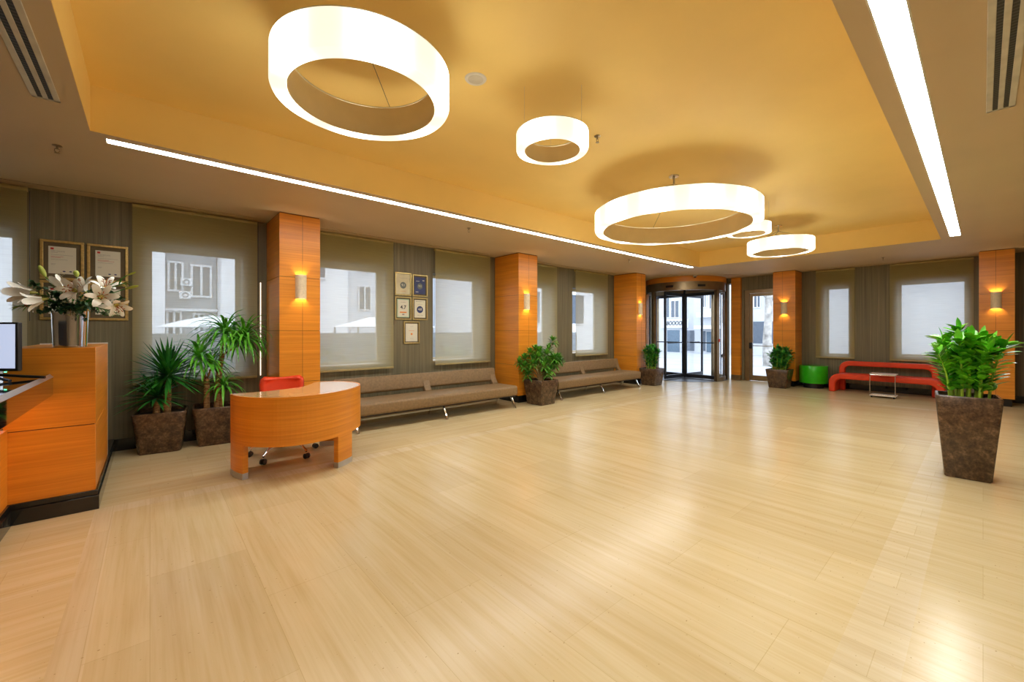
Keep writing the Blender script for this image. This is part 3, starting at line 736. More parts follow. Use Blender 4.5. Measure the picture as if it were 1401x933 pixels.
# ------------------------------------------------------------------ red bench
rb = thing('red_bench', 'red upholstered loop bench with low back rail on the far wall', 'bench', (11.42, 1.38, 0))
def loop(b, x0, x1, hw, z0, z1, th, rad, n=8):
    def path(hw_, top, rad_):
        p = [(-hw_, z0)]
        for k in range(n+1):
            t = pi - (pi/2)*k/n; p.append((-hw_+rad_+rad_*cos(t), top-rad_+rad_*sin(t)))
        for k in range(n+1):
            t = pi/2 - (pi/2)*k/n; p.append((hw_-rad_+rad_*cos(t), top-rad_+rad_*sin(t)))
        p.append((hw_, z0)); return p
    o = path(hw, z1, rad); i = path(hw-th, z1-th, max(.02, rad-th*.75))
    A = [b.bm.verts.new((x0, y, z)) for y, z in o]; B = [b.bm.verts.new((x0, y, z)) for y, z in i]
    C_ = [b.bm.verts.new((x1, y, z)) for y, z in o]; D = [b.bm.verts.new((x1, y, z)) for y, z in i]
    for k in range(len(o)-1):
        b.bm.faces.new((A[k], A[k+1], B[k+1], B[k])); b.bm.faces.new((C_[k], D[k], D[k+1], C_[k+1]))
        b.bm.faces.new((A[k], C_[k], C_[k+1], A[k+1])); b.bm.faces.new((B[k], B[k+1], D[k+1], D[k]))
    for k in (0, -1): b.bm.faces.new((A[k], B[k], D[k], C_[k]))
b = MB(); loop(b, 0, .46, .90, 0, .405, .115, .20); b.build('seat_loop', M['red'], rb, bevel=.025, seg=3)
b = MB(); loop(b, .465, .60, .80, .0, .665, .105, .18); b.build('back_loop', M['red'], rb, bevel=.022, seg=3)

# small white side table in front of it
st = thing('side_table', 'small white C shaped side table before the red bench', 'table', (11.02, 1.33, 0))
b = MB(); b.box(0, .34, -.20, .20, .465, .482); b.build('table_top', M['white'], st, bevel=.003)
b = MB(); b.box(0, .34, -.20, .20, .035, .05); b.build('bottom_shelf', M['white'], st, bevel=.003)
b = MB()
for y in (-.19, .19): b.tube([(.008, y, .05), (.008, y, .465)], .006, 8)
b.tube([(.008, -.19, .458), (.008, .19, .458)], .006, 8); b.tube([(.008, -.19, .056), (.008, .19, .056)], .006, 8); b.build('wire_frame', M['chrome'], st)
for (x, y) in ((.03,-.17),(.03,.17),(.31,-.17),(.31,.17)):
    b = MB(); b.cyl(x, y, 0, .035, .014, 12); b.build('foot', M['black'], st)

gd = thing('drum_stool', 'bright green drum stool on dark base left of the red bench', 'stool', (11.87, 2.66, 0))
b = MB(); b.lathe([(.24, .115), (.272, .118), (.28, .13), (.28, .51), (.272, .525), (.001, .528)], 0, 0, 48); b.build('body', M['green'], gd, smooth=True)
b = MB(); b.lathe([(.20, .0), (.20, .116)], 0, 0, 36); b.build('base', M['black'], gd, smooth=True)

# ------------------------------------------------------------------ planters
def squircle(h_, r_, n=5):
    p = []
    for (sx, sy, a) in ((1,1,0), (-1,1,90), (-1,-1,180), (1,-1,270)):
        for k in range(n+1):
            t = R(a+90*k/n); p.append((sx*(h_-r_)+r_*cos(t), sy*(h_-r_)+r_*sin(t)))
    return p
def planter(name, label, loc, rz, hb, ht, Z, cham=.03, soil=.04, group='brown stone look planters'):
    r = thing(name, label, 'planter', loc, rz, group)
    b = MB(); rows = []
    for t, (h_, z, c) in enumerate([(hb-.01,0,cham*.6),(hb,.012,cham*.7),(hb+(ht-hb)*.5,Z*.5,cham),(ht,Z-.012,cham*1.1),(ht-.006,Z,cham*1.1),(ht-.022,Z,cham*.8),(ht-.026,Z-soil-.02,cham*.8)]):
        rows.append([b.bm.verts.new((x, y, z)) for x, y in squircle(h_, c)])
    for A, B in zip(rows, rows[1:]):
        n = len(A)
        for i in range(n): b.bm.faces.new((A[i], A[(i+1)%n], B[(i+1)%n], B[i]))
    b.bm.faces.new(rows[0][::-1]); b.build('pot', M['pot'], r, smooth=True)
    b = MB(); b.prism(squircle(ht-.027, cham*.7), Z-soil-.03, Z-soil); b.build('soil', M['soil'], r)
    return r
P1 = planter('planter', 'squat brown planter holding the yucca, next to the counter', (.10, 6.16, 0), R(-6), .185, .235, .45, .045)
P2 = planter('planter', 'squat brown planter holding the drooping cane plant, partly behind the desk', (.61, 6.16, 0), R(-4), .185, .235, .45, .045)
P3 = planter('planter', 'brown planter with whorled leafy shrub, between the brown sofas', (5.455, 5.41, 0), R(2), .185, .235, .45, .02)
P4 = planter('planter', 'brown planter standing left of the revolving door', (9.43, 5.46, 0), R(0), .18, .225, .42, .02)
P5 = planter('planter', 'brown planter standing in front of the side door', (11.29, 3.20, 0), R(0), .18, .235, .44, .02)
P6 = planter('planter', 'tall brown planter in the right foreground', (5.715, .10, 0), R(4), .148, .208, .755, .022, .03)

def rosette(b, c, n, L, W, elev=(-.15, 1.45), droop=.5, shape='lance', seg=6, jit=.2, fold=.22, mi=0):
    for i in range(n):
        t = i/n; a = i*2.39996+random.uniform(-jit, jit); e = elev[0]+(elev[1]-elev[0])*t+random.uniform(-.08, .08)
        l = L*random.uniform(.78, 1.1)*(1-.12*t)
        b.leaf((c[0]+.012*cos(a), c[1]+.012*sin(a), c[2]+.05*t), (cos(a)*cos(e), sin(a)*cos(e), sin(e)), l, W*random.uniform(.8,1.15), droop, seg, fold, shape, mi=mi)
def cane(b, pts, r0, r1, n=12):
    pts = catmull([tuple(p) for p in pts], 10); k = len(pts)
    rr = [(r0+(r1-r0)*i/(k-1))*(1.0+.09*(i % 2)) for i in range(k)]
    b.tube(pts, rr, n)
zs = .41
# yucca with two canes
y = thing('yucca_plant', 'two caned yucca with stiff dark green leaf tufts', 'plant', (.10, 6.16, zs))
b = MB(); cane(b, [(.045,-.03,-.03), (.05,-.03,.2), (.055,-.02,.42)], .036, .032); b.build('trunk', M['trunk'], y, smooth=True)
b = MB(); cane(b, [(-.045,-.04,-.03), (-.045,-.04,.18)], .032, .03); b.build('trunk', M['trunk'], y, smooth=True)
b = MB(); b.ylim = .13; rosette(b, (.055,-.02,.41), 110, .44, .044, (-.5,1.45), .25); b.build('leaf_tuft', M['yucca'], y)
b = MB(); b.ylim = .13; rosette(b, (-.045,-.04,.17), 62, .36, .040, (-.3,1.3), .35); b.build('leaf_tuft', M['yucca'], y)
# drooping dracaena
y = thing('cane_plant', 'tall branching cane plant with long drooping light green leaves', 'plant', (.61, 6.16, zs))
b = MB(); cane(b, [(-.10,-.05,-.03), (-.10,-.05,.2), (-.10,-.04,.37)], .03, .026); b.build('trunk', M['trunk'], y, smooth=True)
b = MB(); cane(b, [(.0,-.05,-.03), (.01,-.05,.25), (.03,-.03,.5), (.06,0,.66)], .034, .026); b.build('trunk', M['trunk'], y, smooth=True)
b = MB(); cane(b, [(.04,-.08,-.03), (.05,-.07,.2)], .022, .02)
b.tube(catmull([(.06,0,.64), (.05,.0,.72), (.09,.0,.86)], 5), .013, 8); b.tube(catmull([(.06,0,.64), (.14,.0,.70), (.24,.0,.76)], 5), .012, 8)
b.tube(catmull([(-.10,-.04,.35), (-.13,-.04,.45), (-.17,-.03,.55)], 5), .011, 8); b.tube(catmull([(-.10,-.04,.35), (-.06,-.04,.48)], 5), .011, 8)
b.build('branch', M['trunk'], y, smooth=True)
for c, n, L in (((.09,0,.88), 66, .46), ((.29,-.02,.82), 66, .48), ((-.17,-.03,.58), 56, .42), ((-.06,-.04,.50), 34, .32), ((.06,-.07,.24), 36, .30), ((.18,-.05,.76), 34, .40)):
    b = MB(); b.ylim = .13; b.xlim = .535; rosette(b, c, n, L, .034, (-.1,1.4), 2.2, seg=8); b.build('leaf_tuft', M['drac'], y)
# whorled shrub
y = thing('leafy_shrub', 'bushy shrub with whorls of pointed green leaves between the sofas', 'plant', (5.455, 5.41, zs))
tips = [(-.05,.10,.58),(-.16,.12,.52),(-.27,.16,.42),(-.30,.12,.28),(-.22,-.02,.33),(-.10,-.05,.45),(.02,.05,.48),(.06,-.08,.33),(.15,.0,.30),(.24,-.05,.38),(.34,-.12,.42),(.13,-.14,.22),(.30,-.02,.74),(.22,0,.58),(-.05,-.12,.28),(.40,-.1,.36),(.02,-.15,.15),(-.26,.08,.13),(-.34,.22,.35),(.2,-.16,.42),(0,.1,.36),(-.14,.05,.40),(.10,.1,.55),(.10,-.06,.50),(-.04,.02,.55),(.28,-.1,.30),(-.2,.1,.22)]
b = MB()
for i, t in enumerate(tips):
    b.tube(catmull([(random.uniform(-.04,.04), random.uniform(-.04,.04), -.02), (t[0]*.25, t[1]*.25, t[2]*.45), (t[0]*.75, t[1]*.75, t[2]*.8), t], 4), [.011]*5+[.007]*8, 6)
b.build('branches', M['twig'], y, smooth=True)
b = MB(); b.ylim = .255
for t in tips:
    rosette(b, (t[0], t[1], t[2]-.03), 34, .14, .034, (-.7,1.4), .6, seg=4, shape='oval')
b.build('foliage', M['shru'], y)
# glossy pinnate plants
def zz(name, label, loc, stems, hmin, hmax, spread, leafL, mat, seed, lean=(0,0)):
    random.seed(seed)
    r = thing(name, label, 'plant', loc); sb = MB(); lb = MB()
    for i in range(stems):
        a = i*2.4+random.uniform(-.3,.3); f = sqrt((i+.5)/stems); h_ = random.uniform(hmin, hmax)*(1-.25*f)
        bx, by = spread*.58*f*cos(a), spread*.58*f*sin(a); tx, ty = spread*f*cos(a)+lean[0], spread*f*sin(a)+lean[1]
        pts = catmull([(bx, by, -.02), (bx+(tx-bx)*.2, by+(ty-by)*.2, h_*.4), (bx+(tx-bx)*.6, by+(ty-by)*.6, h_*.78), (tx, ty, h_)], 6)
        k = len(pts); sb.tube(pts, [leafL*.095*(1-.7*j/k) for j in range(k)], 7)
        for j in range(int(k*.2), k):
            p = Vector(pts[j]); d = (Vector(pts[min(j+1,k-1)])-Vector(pts[max(j-1,0)])).normalized()
            sd_ = d.cross(Vector((0,0,1))); sd_ = sd_.normalized() if sd_.length > .05 else Vector((cos(a+1.57), sin(a+1.57), 0))
            sd_ = Matrix.Rotation(random.uniform(-1.2,1.2)+a*.5, 3, d) @ sd_
            for s in (1, -1):
                dd = (sd_*s + d*.65 + Vector((0,0,.15))).normalized()
                lb.leaf(p, dd, leafL*random.uniform(.85,1.15), leafL*.48, .35, 5, .12, 'oval', tw=random.uniform(-.4,.4))
        lb.leaf(pts[-1], Vector(pts[-1])-Vector(pts[-2]), leafL, leafL*.42, .2, 5, .12, 'oval')
    sb.build('stems', M['zstem'], r, smooth=True); lb.build('foliage', M[mat], r)
    return r
zz('glossy_plant', 'big bright green glossy leaved plant in the tall right planter', (5.715, .10, .725), 17, .44, .68, .25, .125, 'zz', 3)
zz('glossy_plant', 'glossy leaved plant in the pot by the side door', (11.29, 3.20, .40), 16, .42, .60, .24, .11, 'zzd', 5, (0,-.04))
zz('glossy_plant', 'glossy dark plant left of the revolving door', (9.43, 5.46, .38), 16, .50, .66, .20, .10, 'zzd', 9)
random.seed(11)

# ------------------------------------------------------------------ vase and flowers
VX, VY, VZ = -.46, 4.62, 1.226
vs = thing('metal_vase', 'polished silver cylinder vase on the wooden counter', 'vase', (VX, VY, VZ))
b = MB(); b.lathe([(.085, 0), (.092, .004), (.10, .275), (.095, .275), (.085, .01), (.001, .01)], 0, 0, 40)
b.build('body', M['chrome'], vs, smooth=True)
RT, FW = Vector((.752, -.659, 0)), Vector((.659, .752, 0))      # right of and away from the viewer, for spreading the bouquet
mouth = Vector((VX, VY, VZ+.25))
def fp(px, py, dep=0):      # place in the bouquet: across, up, deep (metres from the mouth)
    k = 3.26/565
    return mouth + RT*((px-87)*k) + Vector((0,0,1))*((434-py)*k) + FW*dep
def stem_to(b, p, r_=.003): b.tube(catmull([tuple(mouth+Vector((random.uniform(-.03,.03), random.uniform(-.03,.03), -.12))), tuple(mouth+(p-mouth)*.35+Vector((0,0,.03))), tuple(p)], 5), r_, 6)
def lily(px, py, dep, d, L, label, op=.9):
    p = fp(px, py, dep); r = thing('white_lily', label, 'flower', tuple(p), 0, 'white lilies in the silver vase')
    d = Vector(d).normalized(); d = (RT*d.x + FW*d.y + Vector((0,0,1))*d.z).normalized()
    u = d.cross(Vector((0,0,1))).normalized(); v = d.cross(u)
    b = MB()
    for k in range(6):
        a = pi*k/3; o = u*cos(a)+v*sin(a)
        pts = []; base = d*(.0)
        rows = []
        tang = d.cross(o)
        for i in range(9):
            t = i/8; rad = L*(.10+.62*op*t**1.5); fwd = L*(.85*t-.38*op*t**3)
            c = d*fwd + o*rad; wd = L*(.17 if k % 2 else .13)*(.35+.65*sin(pi*min(1, t*.95+.05)))*(1 if t < .999 else .05)
            rows.append([b.bm.verts.new(c+tang*wd+o*wd*.25), b.bm.verts.new(c), b.bm.verts.new(c-tang*wd+o*wd*.25)])
        for A, B in zip(rows, rows[1:]):
            for q in (0, 1): b.bm.faces.new((A[q], A[q+1], B[q+1], B[q]))
    b.build('petals', M['petal'], r, smooth=True)
    b = MB(); b.tube([tuple(-d*.03), tuple(d*L*.18)], [.006, .015], 8); b.build('throat', M['petalc'], r, smooth=True)
    b = MB()
    for k in range(6):
        a = pi*k/3+.3; o = u*cos(a)+v*sin(a); e = d*L*.62+o*L*.16
        b.tube([tuple(d*L*.05), tuple(e)], .0012, 5); b.tube([tuple(e-o*.008), tuple(e+o*.008)], .003, 6)
    b.build('stamens', M['anther'], r)
    b = MB(); m = r.location; b.tube(catmull([tuple(mouth-m+Vector((0,0,-.1))), tuple((mouth-m)*.6+Vector((0,0,.02))), tuple(-d*.02)], 5), .0032, 6); b.build('stem', M['lleaf'], r)
lily(47, 406, -.05, (-1,-.15,.02), .20, 'white lily reaching farthest left from the vase', .55)
lily(78, 416, -.14, (-.75,-.5,-.28), .15, 'white lily hanging low above left rim of the vase', .75)
lily(80, 398, -.02, (-.5,-.2,.75), .13, 'half open cream lily below the large upright bud', .35)
lily(97, 402, .05, (.0,-.55,.6), .15, 'white lily at the middle top of the bouquet')
lily(110, 404, -.08, (.2,-.9,.1), .14, 'white lily facing forward in the bouquet centre')
lily(124, 400, .06, (.4,-.35,.6), .14, 'white lily upper right of the bouquet centre')
lily(136, 412, -.05, (.75,-.6,.1), .15, 'cream white lily at right of the bouquet')
lily(147, 420, .0, (.7,-.3,-.5), .13, 'white lily nodding down at the right end')
def bud(px, py, d, L, label, w_=.018, dep=0):
    p = fp(px, py, dep); r = thing('lily_bud', label, 'flower bud', tuple(p), 0, 'green lily buds')
    d = Vector(d).normalized(); d = (RT*d.x + FW*d.y + Vector((0,0,1))*d.z).normalized()
    b = MB(); b.tube([tuple(d*L*t) for t in (0,.12,.3,.55,.8,.95,1)], [w_*q for q in (.3,.6,.85,1,.85,.5,.15)], 10); b.build('bud_body', M['bud'], r, smooth=True)
    b = MB(); m = r.location; b.tube(catmull([tuple(mouth-m), tuple((mouth-m)*.5+Vector((0,0,.02))), (0,0,0)], 5), .003, 6); b.build('stem', M['lleaf'], r)
bud(54, 384, (-.45,0,.8), .10, 'large yellow green lily bud pointing up left')
bud(96, 384, (-.2,0,.9), .05, 'short green bud at the bouquet top')
bud(160, 400, (.95,0,.22), .105, 'slim green bud pointing right', .011)
bud(163, 382, (.9,0,.35), .07, 'thin green bud tip at upper right', .007)
def sprig(px, py, L, label, kind='euc', dep=0, n=9):
    e = fp(px, py, dep); r = thing('leafy_sprig', label, 'greenery', tuple(mouth), 0, 'green sprigs in the silver vase'); q = e-mouth
    pts = catmull([(0,0,-.12), tuple(q*.4+Vector((0,0,.04))), tuple(q*.8+Vector((0,0,.02))), tuple(q)], 6)
    b = MB(); b.tube(pts, .0025, 5); b.build('stem', M['twig'] if kind == 'berry' else M['euc'], r)
    b = MB(); k = len(pts)
    for i in range(5, k):
        for s in range(4 if kind != 'lily' else 2):
            d = Vector((random.gauss(0,1), random.gauss(0,1), random.gauss(0,.7))).normalized()
            if kind == 'euc': b.leaf(pts[i], d, L, L*.75, .3, 4, .1, 'oval')
            elif kind == 'lily': b.leaf(pts[i], (d*.6+(Vector(pts[i])-Vector(pts[i-1])).normalized()), L*1.9, L*.38, .6, 5, .2)
            else:
                p = Vector(pts[i])+d*random.uniform(.01,.05); b.tube([tuple(p-Vector((0,0,.003))), tuple(p), tuple(p+Vector((0,0,.003)))], [.001,.0035,.001], 5)
    b.build('leaves', M[{'euc':'euc','lily':'lleaf','berry':'berry'}[kind]], r)
for (qx, qy, dd, kd, lb_) in ((84,408,-.10,'euc','round leaves just above the left vase rim'),(98,430,-.13,'euc','dark leaves spilling over the front vase rim'),(112,412,.08,'euc','round leaves behind the central lilies'),(128,424,-.10,'euc','round leaves right of the vase rim'),(72,420,-.04,'euc','round leaves left of the vase mouth'),(88,392,.06,'lily','narrow leaves rising behind the top lilies'),(132,406,.06,'euc','round leaves between the right lilies'),(106,436,-.10,'berry','tiny pale filler blossoms near the front rim'),(60,410,-.03,'lily','narrow leaves among the left lilies'),(120,430,-.12,'euc','leaves hanging right of the front rim')):
    sprig(qx, qy, .036, lb_, kd, dd)
sprig(35, 392, .034, 'round leaved sprig at the upper left of bouquet')
sprig(46, 415, .028, 'round leaved sprig left above the vase rim', dep=-.06)
sprig(60, 432, .030, 'dark sprig drooping at the left rim of the vase', dep=-.08)
sprig(28, 424, .034, 'long narrow leaves hanging at the far left', 'lily', -.05)
sprig(70, 400, .04, 'broad green leaves behind the left lilies', 'lily')
sprig(92, 418, .030, 'dark round leaves in the bouquet middle', dep=-.10)
sprig(108, 424, .030, 'dark round leaves over the right rim', dep=-.12)
sprig(118, 440, .026, 'small leaved sprig drooping right of the vase', dep=-.06)
sprig(140, 434, .024, 'trailing sprig low at the right', dep=-.04)
sprig(150, 412, .028, 'round leaved sprig among the right lilies', dep=.04)
sprig(160, 392, .034, 'narrow leaves reaching to the upper right', 'lily')
sprig(145, 430, .036, 'narrow lily leaves under the right flowers', 'lily', -.02)
sprig(104, 398, .03, 'eucalyptus leaves behind the top lilies', dep=.10)
sprig(100, 420, .02, 'cluster of tiny pale filler blossoms at centre', 'berry', -.10)
sprig(120, 414, .02, 'cluster of tiny pale filler blossoms at the right', 'berry', -.06)
sprig(68, 380, .02, 'tiny pale filler blossoms at the top left', 'berry', .02)

# ------------------------------------------------------------------ framed certificates
WM = Matrix.Rotation(R(90), 4, 'X')       # text facing the room (-y)
def frame_y(x0, x1, z0, z1, label, mould, mk, group):
    cx, cz = (x0+x1)/2, (z0+z1)/2
    r = thing('picture_frame', label, 'framed certificate', (cx, YW-.001, cz), 0, group); hx, hz = (x1-x0)/2, (z1-z0)/2
    t = mould; b = MB()
    for a in ((-hx,hx,hz-t,hz),(-hx,hx,-hz,-hz+t),(-hx,-hx+t,-hz+t,hz-t),(hx-t,hx,-hz+t,hz-t)): b.box(a[0],a[1],-.022,0,a[2],a[3])
    b.build('frame', mk, r, bevel=.004)
    b = MB(); b.box(-hx+t, hx-t, -.008, 0, -hz+t, hz-t); b.build('mount', M['mat'], r)
    return r, hx-t, hz-t
def sheet(r, w2, h2, mat, name='paper'):
    b = MB(); b.box(-w2, w2, -.010, -.008, -h2, h2); return b.build(name, mat, r)
def put(r, s, x, z, size, mat, **k): return textmesh('printed_text', s, size, mat, r, Matrix.Translation((x, -.0108, z)) @ WM, .0004, **k)
def line(r, x0, x1, z, mat, t=.0015):
    b = MB(); b.box(x0, x1, -.0112, -.0100, z-t, z+t); return b.build('printed_line', mat, r)
g1 = 'gold framed certificates behind the flowers'
for k, (x0, x1, z0, z1, lab) in enumerate(((-.855,-.535,1.885,2.30,'gold framed certificate, upper left of the group behind the flowers'), (-.515,-.185,1.885,2.30,'gold framed certificate, upper right of the group behind the flowers'),
      (-.515,-.185,1.465,1.875,'gold framed certificate at lower right, partly hidden by flowers'), (-.855,-.535,1.465,1.875,'gold framed certificate at lower left, mostly hidden by flowers'))):
    r, a, c = frame_y(x0, x1, z0, z1, lab, .026, M['gold'], g1)
    sheet(r, .100, .142, M['cream'])
    b = MB(); b.box(-.085, -.062, -.0115, -.01, .108, .128); b.build('printed_logo', M['inkred'], r)
    put(r, 'CERTIFICATE', -.082, .092, .017, M['inkgrey'], align='LEFT')
    for zz_, L_, m_ in ((.078,.05,'inkgrey'),(.055,.16,'inkgrey'),(.036,.09,'inkred'),(.026,.13 if k == 1 else .07,'inkred'),(.006,.12,'inkgrey'),(-.04,.035,'inkgrey'),(-.05,.03,'inkgrey')):
        line(r, -.082, -.082+L_, zz_, M[m_], .0012)
    for q in (.012, .06):
        b = MB(); b.lathe([(.011, 0), (.011, .001)], 0, 0, 20); me = b.build('printed_seal', M['navy'], r); me.data.transform(Matrix.Translation((q, -.0102, -.115)) @ Matrix.Rotation(R(90), 4, 'X') @ Matrix.Scale(.6, 4, (0,1,0)))
g2 = 'small framed awards above the long sofa'
A = ((3.045,3.34,1.94,2.325,'a'),(3.36,3.65,1.94,2.315,'b'),(3.045,3.34,1.535,1.92,'c'),(3.36,3.65,1.535,1.92,'d'),(3.20,3.495,1.13,1.51,'e'))
def disc(r, rad, mat, z, name='printed_badge'):
    b = MB(); b.lathe([(rad, 0), (rad, .0008)], 0, 0, 32); o = b.build(name, mat, r); o.data.transform(Matrix.Translation((0, -.0102, z)) @ Matrix.Rotation(R(90), 4, 'X')); return o
def put2(r, s, x, z, size, mat, **k): return textmesh('printed_text', s, size, mat, r, Matrix.Translation((x, -.0125, z)) @ WM, .0004, **k)
labs = dict(a='sand coloured framed award with round 9.1 badge', b='navy framed award reading 9.2', c='framed award with mint border reading 4.7', d='framed cream award with navy 4.8 badge', e='lowest single framed award with tiny orange mark')
for x0, x1, z0, z1, k in A:
    r, a, c = frame_y(x0, x1, z0, z1, labs[k], .020, M['goldpale'], g2)
    if k == 'a': sheet(r, a-.004, c-.004, M['sand'], 'print'); disc(r, .055, M['pewter'], -.02); put2(r, '9.1', 0, -.018, .05, M['cream'], bold=.001); line(r, -.07, .07, .10, M['inkgrey']); line(r, -.05, .05, -.12, M['inkorange'])
    if k == 'b': sheet(r, a-.022, c-.022, M['navy'], 'print'); disc(r, .052, M['pewter'], -.01); put2(r, '9.2', 0, -.008, .048, M['cream']); line(r, -.075, -.01, .075, M['cream'], .003); line(r, .05, .085, .09, M['cream'], .006); line(r, -.08, -.03, -.11, M['cream'], .004)
    if k == 'c': sheet(r, a-.02, c-.02, M['mint'], 'border_print'); b = MB(); b.box(-a+.032, a-.032, -.0112, -.010, -c+.032, c-.032); b.build('print', M['cream'], r); put2(r, '4.7', 0, .015, .085, M['ink'], bold=.002); line(r, -.05, .05, .10, M['ink'], .004); b = MB(); b.box(-.06, .06, -.0122, -.011, -.078, -.058); b.build('printed_bar', M['inkorange'], r); b = MB(); b.box(-.02, .02, -.0122, -.011, -.115, -.092); b.build('printed_mark', M['inkgrey'], r)
    if k == 'd': sheet(r, a-.022, c-.022, M['cream'], 'print'); disc(r, .06, M['navy'], -.012); put2(r, '4.8', 0, -.008, .055, M['cream'], bold=.001); line(r, -.08, .08, .125, M['ink'], .002); line(r, -.05, .05, .075, M['inkgrey']); line(r, -.05, -.01, -.11, M['inkgrey'], .003); line(r, .01, .06, -.11, M['inkgrey'], .002)
    if k == 'e': sheet(r, a-.018, c-.02, M['cream'], 'print'); line(r, -.05, .05, .03, M['inkorange'], .003); disc(r, .018, M['inkorange'], -.025); line(r, -.03, .03, .10, M['inkgrey']); line(r, -.03, .03, -.10, M['inkgrey'])

# ------------------------------------------------------------------ outside: yard beyond the window wall
b = MB(); b.quad([(-40, 6.75, -.02), (12.5, 6.75, -.02), (12.5, 45, -.02), (-40, 45, -.02)])
struct(b.build('ground_yard', M['pave']))
def windowed(bname, mat, x0, x1, y0, y1, z1, label, wins, axis, rest=None, z0=0):
    r = thing(bname, label, 'building'); b = MB(); b.box(x0, x1, y0, y1, z0, z1); b.build('walls', mat, r)
    for (u0, u1, w0, w1) in wins:
        b = MB()
        if axis == 'y': b.box(u0, u1, y0-.03, y0+.05, w0, w1)
        else: b.box(x0-.03, x0+.05, u0, u1, w0, w1)
        wo = b.build('window', M['wdark'], r)
        b = MB(); t = .06
        def fr(a0, a1, c0, c1):
            if axis == 'y': b.box(a0, a1, y0-.08, y0-.03, c0, c1)
            else: b.box(x0-.08, x0-.03, a0, a1, c0, c1)
        fr(u0-t, u1+t, w1, w1+t); fr(u0-t, u1+t, w0-t, w0); fr(u0-t, u0, w0, w1); fr(u1, u1+t, w0, w1); fr((u0+u1)/2-.03, (u0+u1)/2+.03, w0, w1)
        b.build('window_frame', M['bldg3'], wo)
    return r
windowed('apartment_building', M['bldg3'], -14, .32, 15.2, 24, 13, 'white rendered building wing seen left of the air conditioners', [(-5,-3.6,3,4.6),(-9,-7.6,3,4.6)], 'y')
rr = windowed('apartment_building', M['bldg2'], .34, 1.60, 16.2, 24, 13, 'grey recessed building section with air conditioners behind blind', [(.45,.72,2.6,3.4),(1.0,1.42,2.45,3.35),(.42,.68,1.2,1.9),(1.05,1.25,1.35,1.85)], 'y')
b = MB(); b.box(.34, 1.6, 15.9, 16.2, 1.95, 2.02); b.build('balcony_slab', M['bldg3'], rr)
windowed('apartment_building', M['bldg3'], 1.62, 5.4, 15.2, 24, 12, 'white rendered building wing right of the air conditioners', [(3.6,4.6,3.2,4.6)], 'y')
ac = thing('air_conditioner', 'upper outdoor air conditioner on the grey building', 'air conditioner', (.83, 16.0, 2.72), 0, 'outdoor air conditioners')
b = MB(); b.box(-.14, .14, -.12, .16, 0, .22); b.build('case', M['bldg3'], ac)
b = MB(); b.ring(.075, .055, -.01, .01, n=24); o = b.build('fan_guard', M['wdark'], ac); o.data.transform(Matrix.Translation((0, -.13, .11)) @ Matrix.Rotation(R(90), 4, 'X'))
dup(ac, (.80, 15.95, 2.32), None, 'lower outdoor air conditioner on the grey building')
windowed('apartment_building', M['bldg'], 8.0, 12.2, 22, 30, 14, 'pale tower block with stacked windows behind third blind', [(8.4,9.0,2.5,3.7),(9.8,10.6,2.5,3.7),(8.4,9.0,4.6,5.8),(9.8,10.6,4.6,5.8),(8.4,9.0,6.8,8),(9.8,10.6,6.8,8)], 'y')
windowed('apartment_building', M['bldg3'], 13.5, 30, 17, 26, 11, 'long light building seen behind the blinds near the sofas', [(15,17,1.8,3.6),(18.5,21,1.8,3.6),(22.5,25,1.8,3.6)], 'y')
b = MB(); b.box(-6, 11.5, 9.6, 9.68, -.02, 1.30)
for k in range(60): b.box(-6+k*.29, -5.97+k*.29, 9.58, 9.6, -.02, 1.30)
tag(b.build('yard_fence', M['fence']), 'grey sheet fence outside beyond the blinds', 'fence')
cn = thing('canopy_tent', 'white canvas canopy roof outside behind the third blind', 'canopy', (4.9, 11.0, 0))
b = MB(); v = [(-1.1,-.9,1.45),(1.1,-.9,1.45),(1.1,.9,1.45),(-1.1,.9,1.45),(-.4,0,1.72),(.4,0,1.72)]
V = [b.bm.verts.new(p) for p in v]
for f in ((0,1,5,4),(1,2,5),(2,3,4,5),(3,0,4),(3,2,1,0)): b.bm.faces.new([V[i] for i in f])
b.build('roof', M['tarp'], cn)
for x, y_ in ((-1.05,-.85),(1.05,-.85),(1.05,.85),(-1.05,.85)):
    b = MB(); b.cyl(x, y_, -.02, 1.45, .03, 8); b.build('post', M['alu'], cn)
um = thing('parasol', 'white folded out parasol outside behind the cane plants', 'parasol', (.95, 10.4, 0))
b = MB(); b.lathe([(.9, 1.42), (.5, 1.55), (.02, 1.66)], 0, 0, 8); b.build('parasol_cover', M['tarp'], um)
b = MB(); b.cyl(0, 0, -.02, 1.62, .02, 8); b.build('pole', M['alu'], um)
def bush(x, y, rx, h_, label, n=260):
    b = MB()
    for i in range(n):
        a = random.uniform(0, 2*pi); q = sqrt(random.random()); z = random.uniform(0, h_); s = sqrt(max(.05, 1-(z/h_)**2*.8))
        d = Vector((random.gauss(0,1), random.gauss(0,1), random.gauss(.4,1))).normalized()
        b.leaf((rx*q*s*cos(a), .3*q*s*sin(a), z), d, .12, .05, .3, 3, .1, 'oval')
    r = thing('hedge_bush', label, 'bush', (x, y, -.02), 0, 'hedge bushes outside the windows')
    b.build('foliage', M['hedge'], r)
    b = MB(); b.tube([(0,0,0), (0,0,h_*.6)], .02, 6); b.build('stem', M['twig'], r)
bush(2.6, 8.6, .7, 1.05, 'pale hedge bush outside behind the third blind, left part'); bush(4.15, 8.7, .7, 1.0, 'pale hedge bush outside behind the third blind, right part')
bush(5.75, 8.8, .7, .95, 'pale hedge bush outside behind the fourth blind, left part'); bush(7.35, 8.9, .7, 1.0, 'pale hedge bush outside behind the fourth blind, right part')

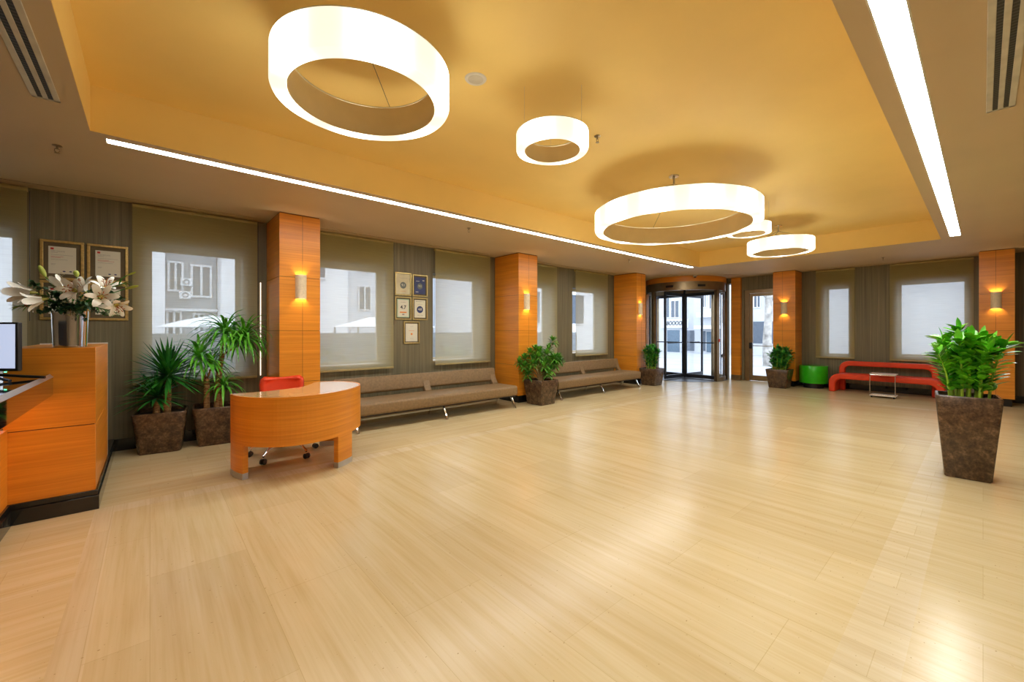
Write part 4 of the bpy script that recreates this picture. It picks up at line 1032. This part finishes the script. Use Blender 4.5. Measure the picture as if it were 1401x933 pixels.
# ------------------------------------------------------------------ outside: street beyond the doors
b = MB(); b.quad([(12.5, -30, -.02), (60, -30, -1.45), (60, 60, -1.45), (12.5, 60, -.02)]); struct(b.build('ground_street', M['pave']))
FX = 42.0
def S(px, py):
    a = (px-700.5)/565; u, v = a*.7519+.6593, -a*.6593+.7519; t = FX/u; return v*t, EYE+(452.5-py)/565*t
def rect(px0, px1, py0, py1):
    y1, za = S(px0, py0); y0, zb = S(px1, py1); return (y0, y1, zb, za)
wins = [rect(908,916,407,434), rect(918.5,929,412,434), rect(934,940,412,434), rect(962,966,404,420), rect(971,976,402,422), rect(979,983,404,420), rect(1032,1040,400,420), rect(1048,1056,398,424), rect(889,894,405,430), rect(889,893,436,470)]
bd = windowed('shop_building', M['stonef'], FX, FX+8, -45, 34, 14, 'pale stone shop building across the street', wins, 'x', z0=-1.5)
for (px0, px1, py0, py1, m_, nm) in ((913,929.5,451.5,482.5,'shop','shop_window'),(938,950,452,480,'wdark','shop_window'),(961,965,453,480,'wdark','shop_door'),(967,976,454,482,'shop','shop_door'),(1030,1062,440,470,'wdark','shop_window')):
    y0, y1, z0, z1 = rect(px0, px1, py0, py1); b = MB(); b.box(FX-.06, FX+.02, y0, y1, z0, z1); b.build(nm, M[m_], bd)
y0, y1, z0, z1 = rect(905, 942, 436.5, 448.5)
sg = thing('shop_sign', 'white shop fascia sign with dark slanted letters across the street', 'sign', (FX, (y0+y1)/2, (z0+z1)/2))
b = MB(); b.box(-.15, -.0, -(y1-y0)/2, (y1-y0)/2, -(z1-z0)/2, (z1-z0)/2); b.build('board', M['bldg'], sg)
textmesh('lettering', 'BOOOOA', .62, M['ink'], sg, Matrix.Translation((-.17, -.15, 0)) @ Matrix.Rotation(R(-90), 4, 'Z') @ WM @ Matrix.Scale(.72, 4, (1,0,0)), .01, shear=.2, bold=.008)
y0, y1, z0, z1 = rect(960, 985, 428, 434); b = MB(); b.box(FX-1.2, FX, y0, y1, z0, z1)
tag(b.build('balcony', M['bldg']), 'white balcony ledge on the shop building above street shops', 'balcony')
y0, y1, z0, z1 = rect(958, 990, 447, 450); b = MB(); b.box(FX-1.4, FX, y0, y1, z0, z1+.1)
tag(b.build('awning', M['tarp']), 'light awning over the right hand street shops', 'awning')
def street_tree(x, y, label, h_=7.5):
    r = thing('street_tree', label, 'tree', (x, y, -(x-12.5)*.0301-.02))
    b = MB(); b.tube(catmull([(0,0,-.02), (.03,.05,1.2), (-.05,-.03,2.6), (.1,.06,4.6), (0,.1,h_)], 6), [.22-.006*i for i in range(25)], 14); b.build('trunk', M['treebark'], r, smooth=True)
    b = MB()
    for k in range(7):
        a = k*2.4; z = 2.6+.5*k; b.tube(catmull([(0,0,z), (.5*cos(a),.5*sin(a),z+.5), (1.2*cos(a),1.2*sin(a),z+1.3)], 4), [.05]*5+[.025]*4, 6)
    b.build('branches', M['treebark'], r, smooth=True)
street_tree(21.5, 6.55, 'pale mottled tree trunk seen through the glass side door')
street_tree(26, 15.7, 'slim street tree seen through the left edge of revolving door')
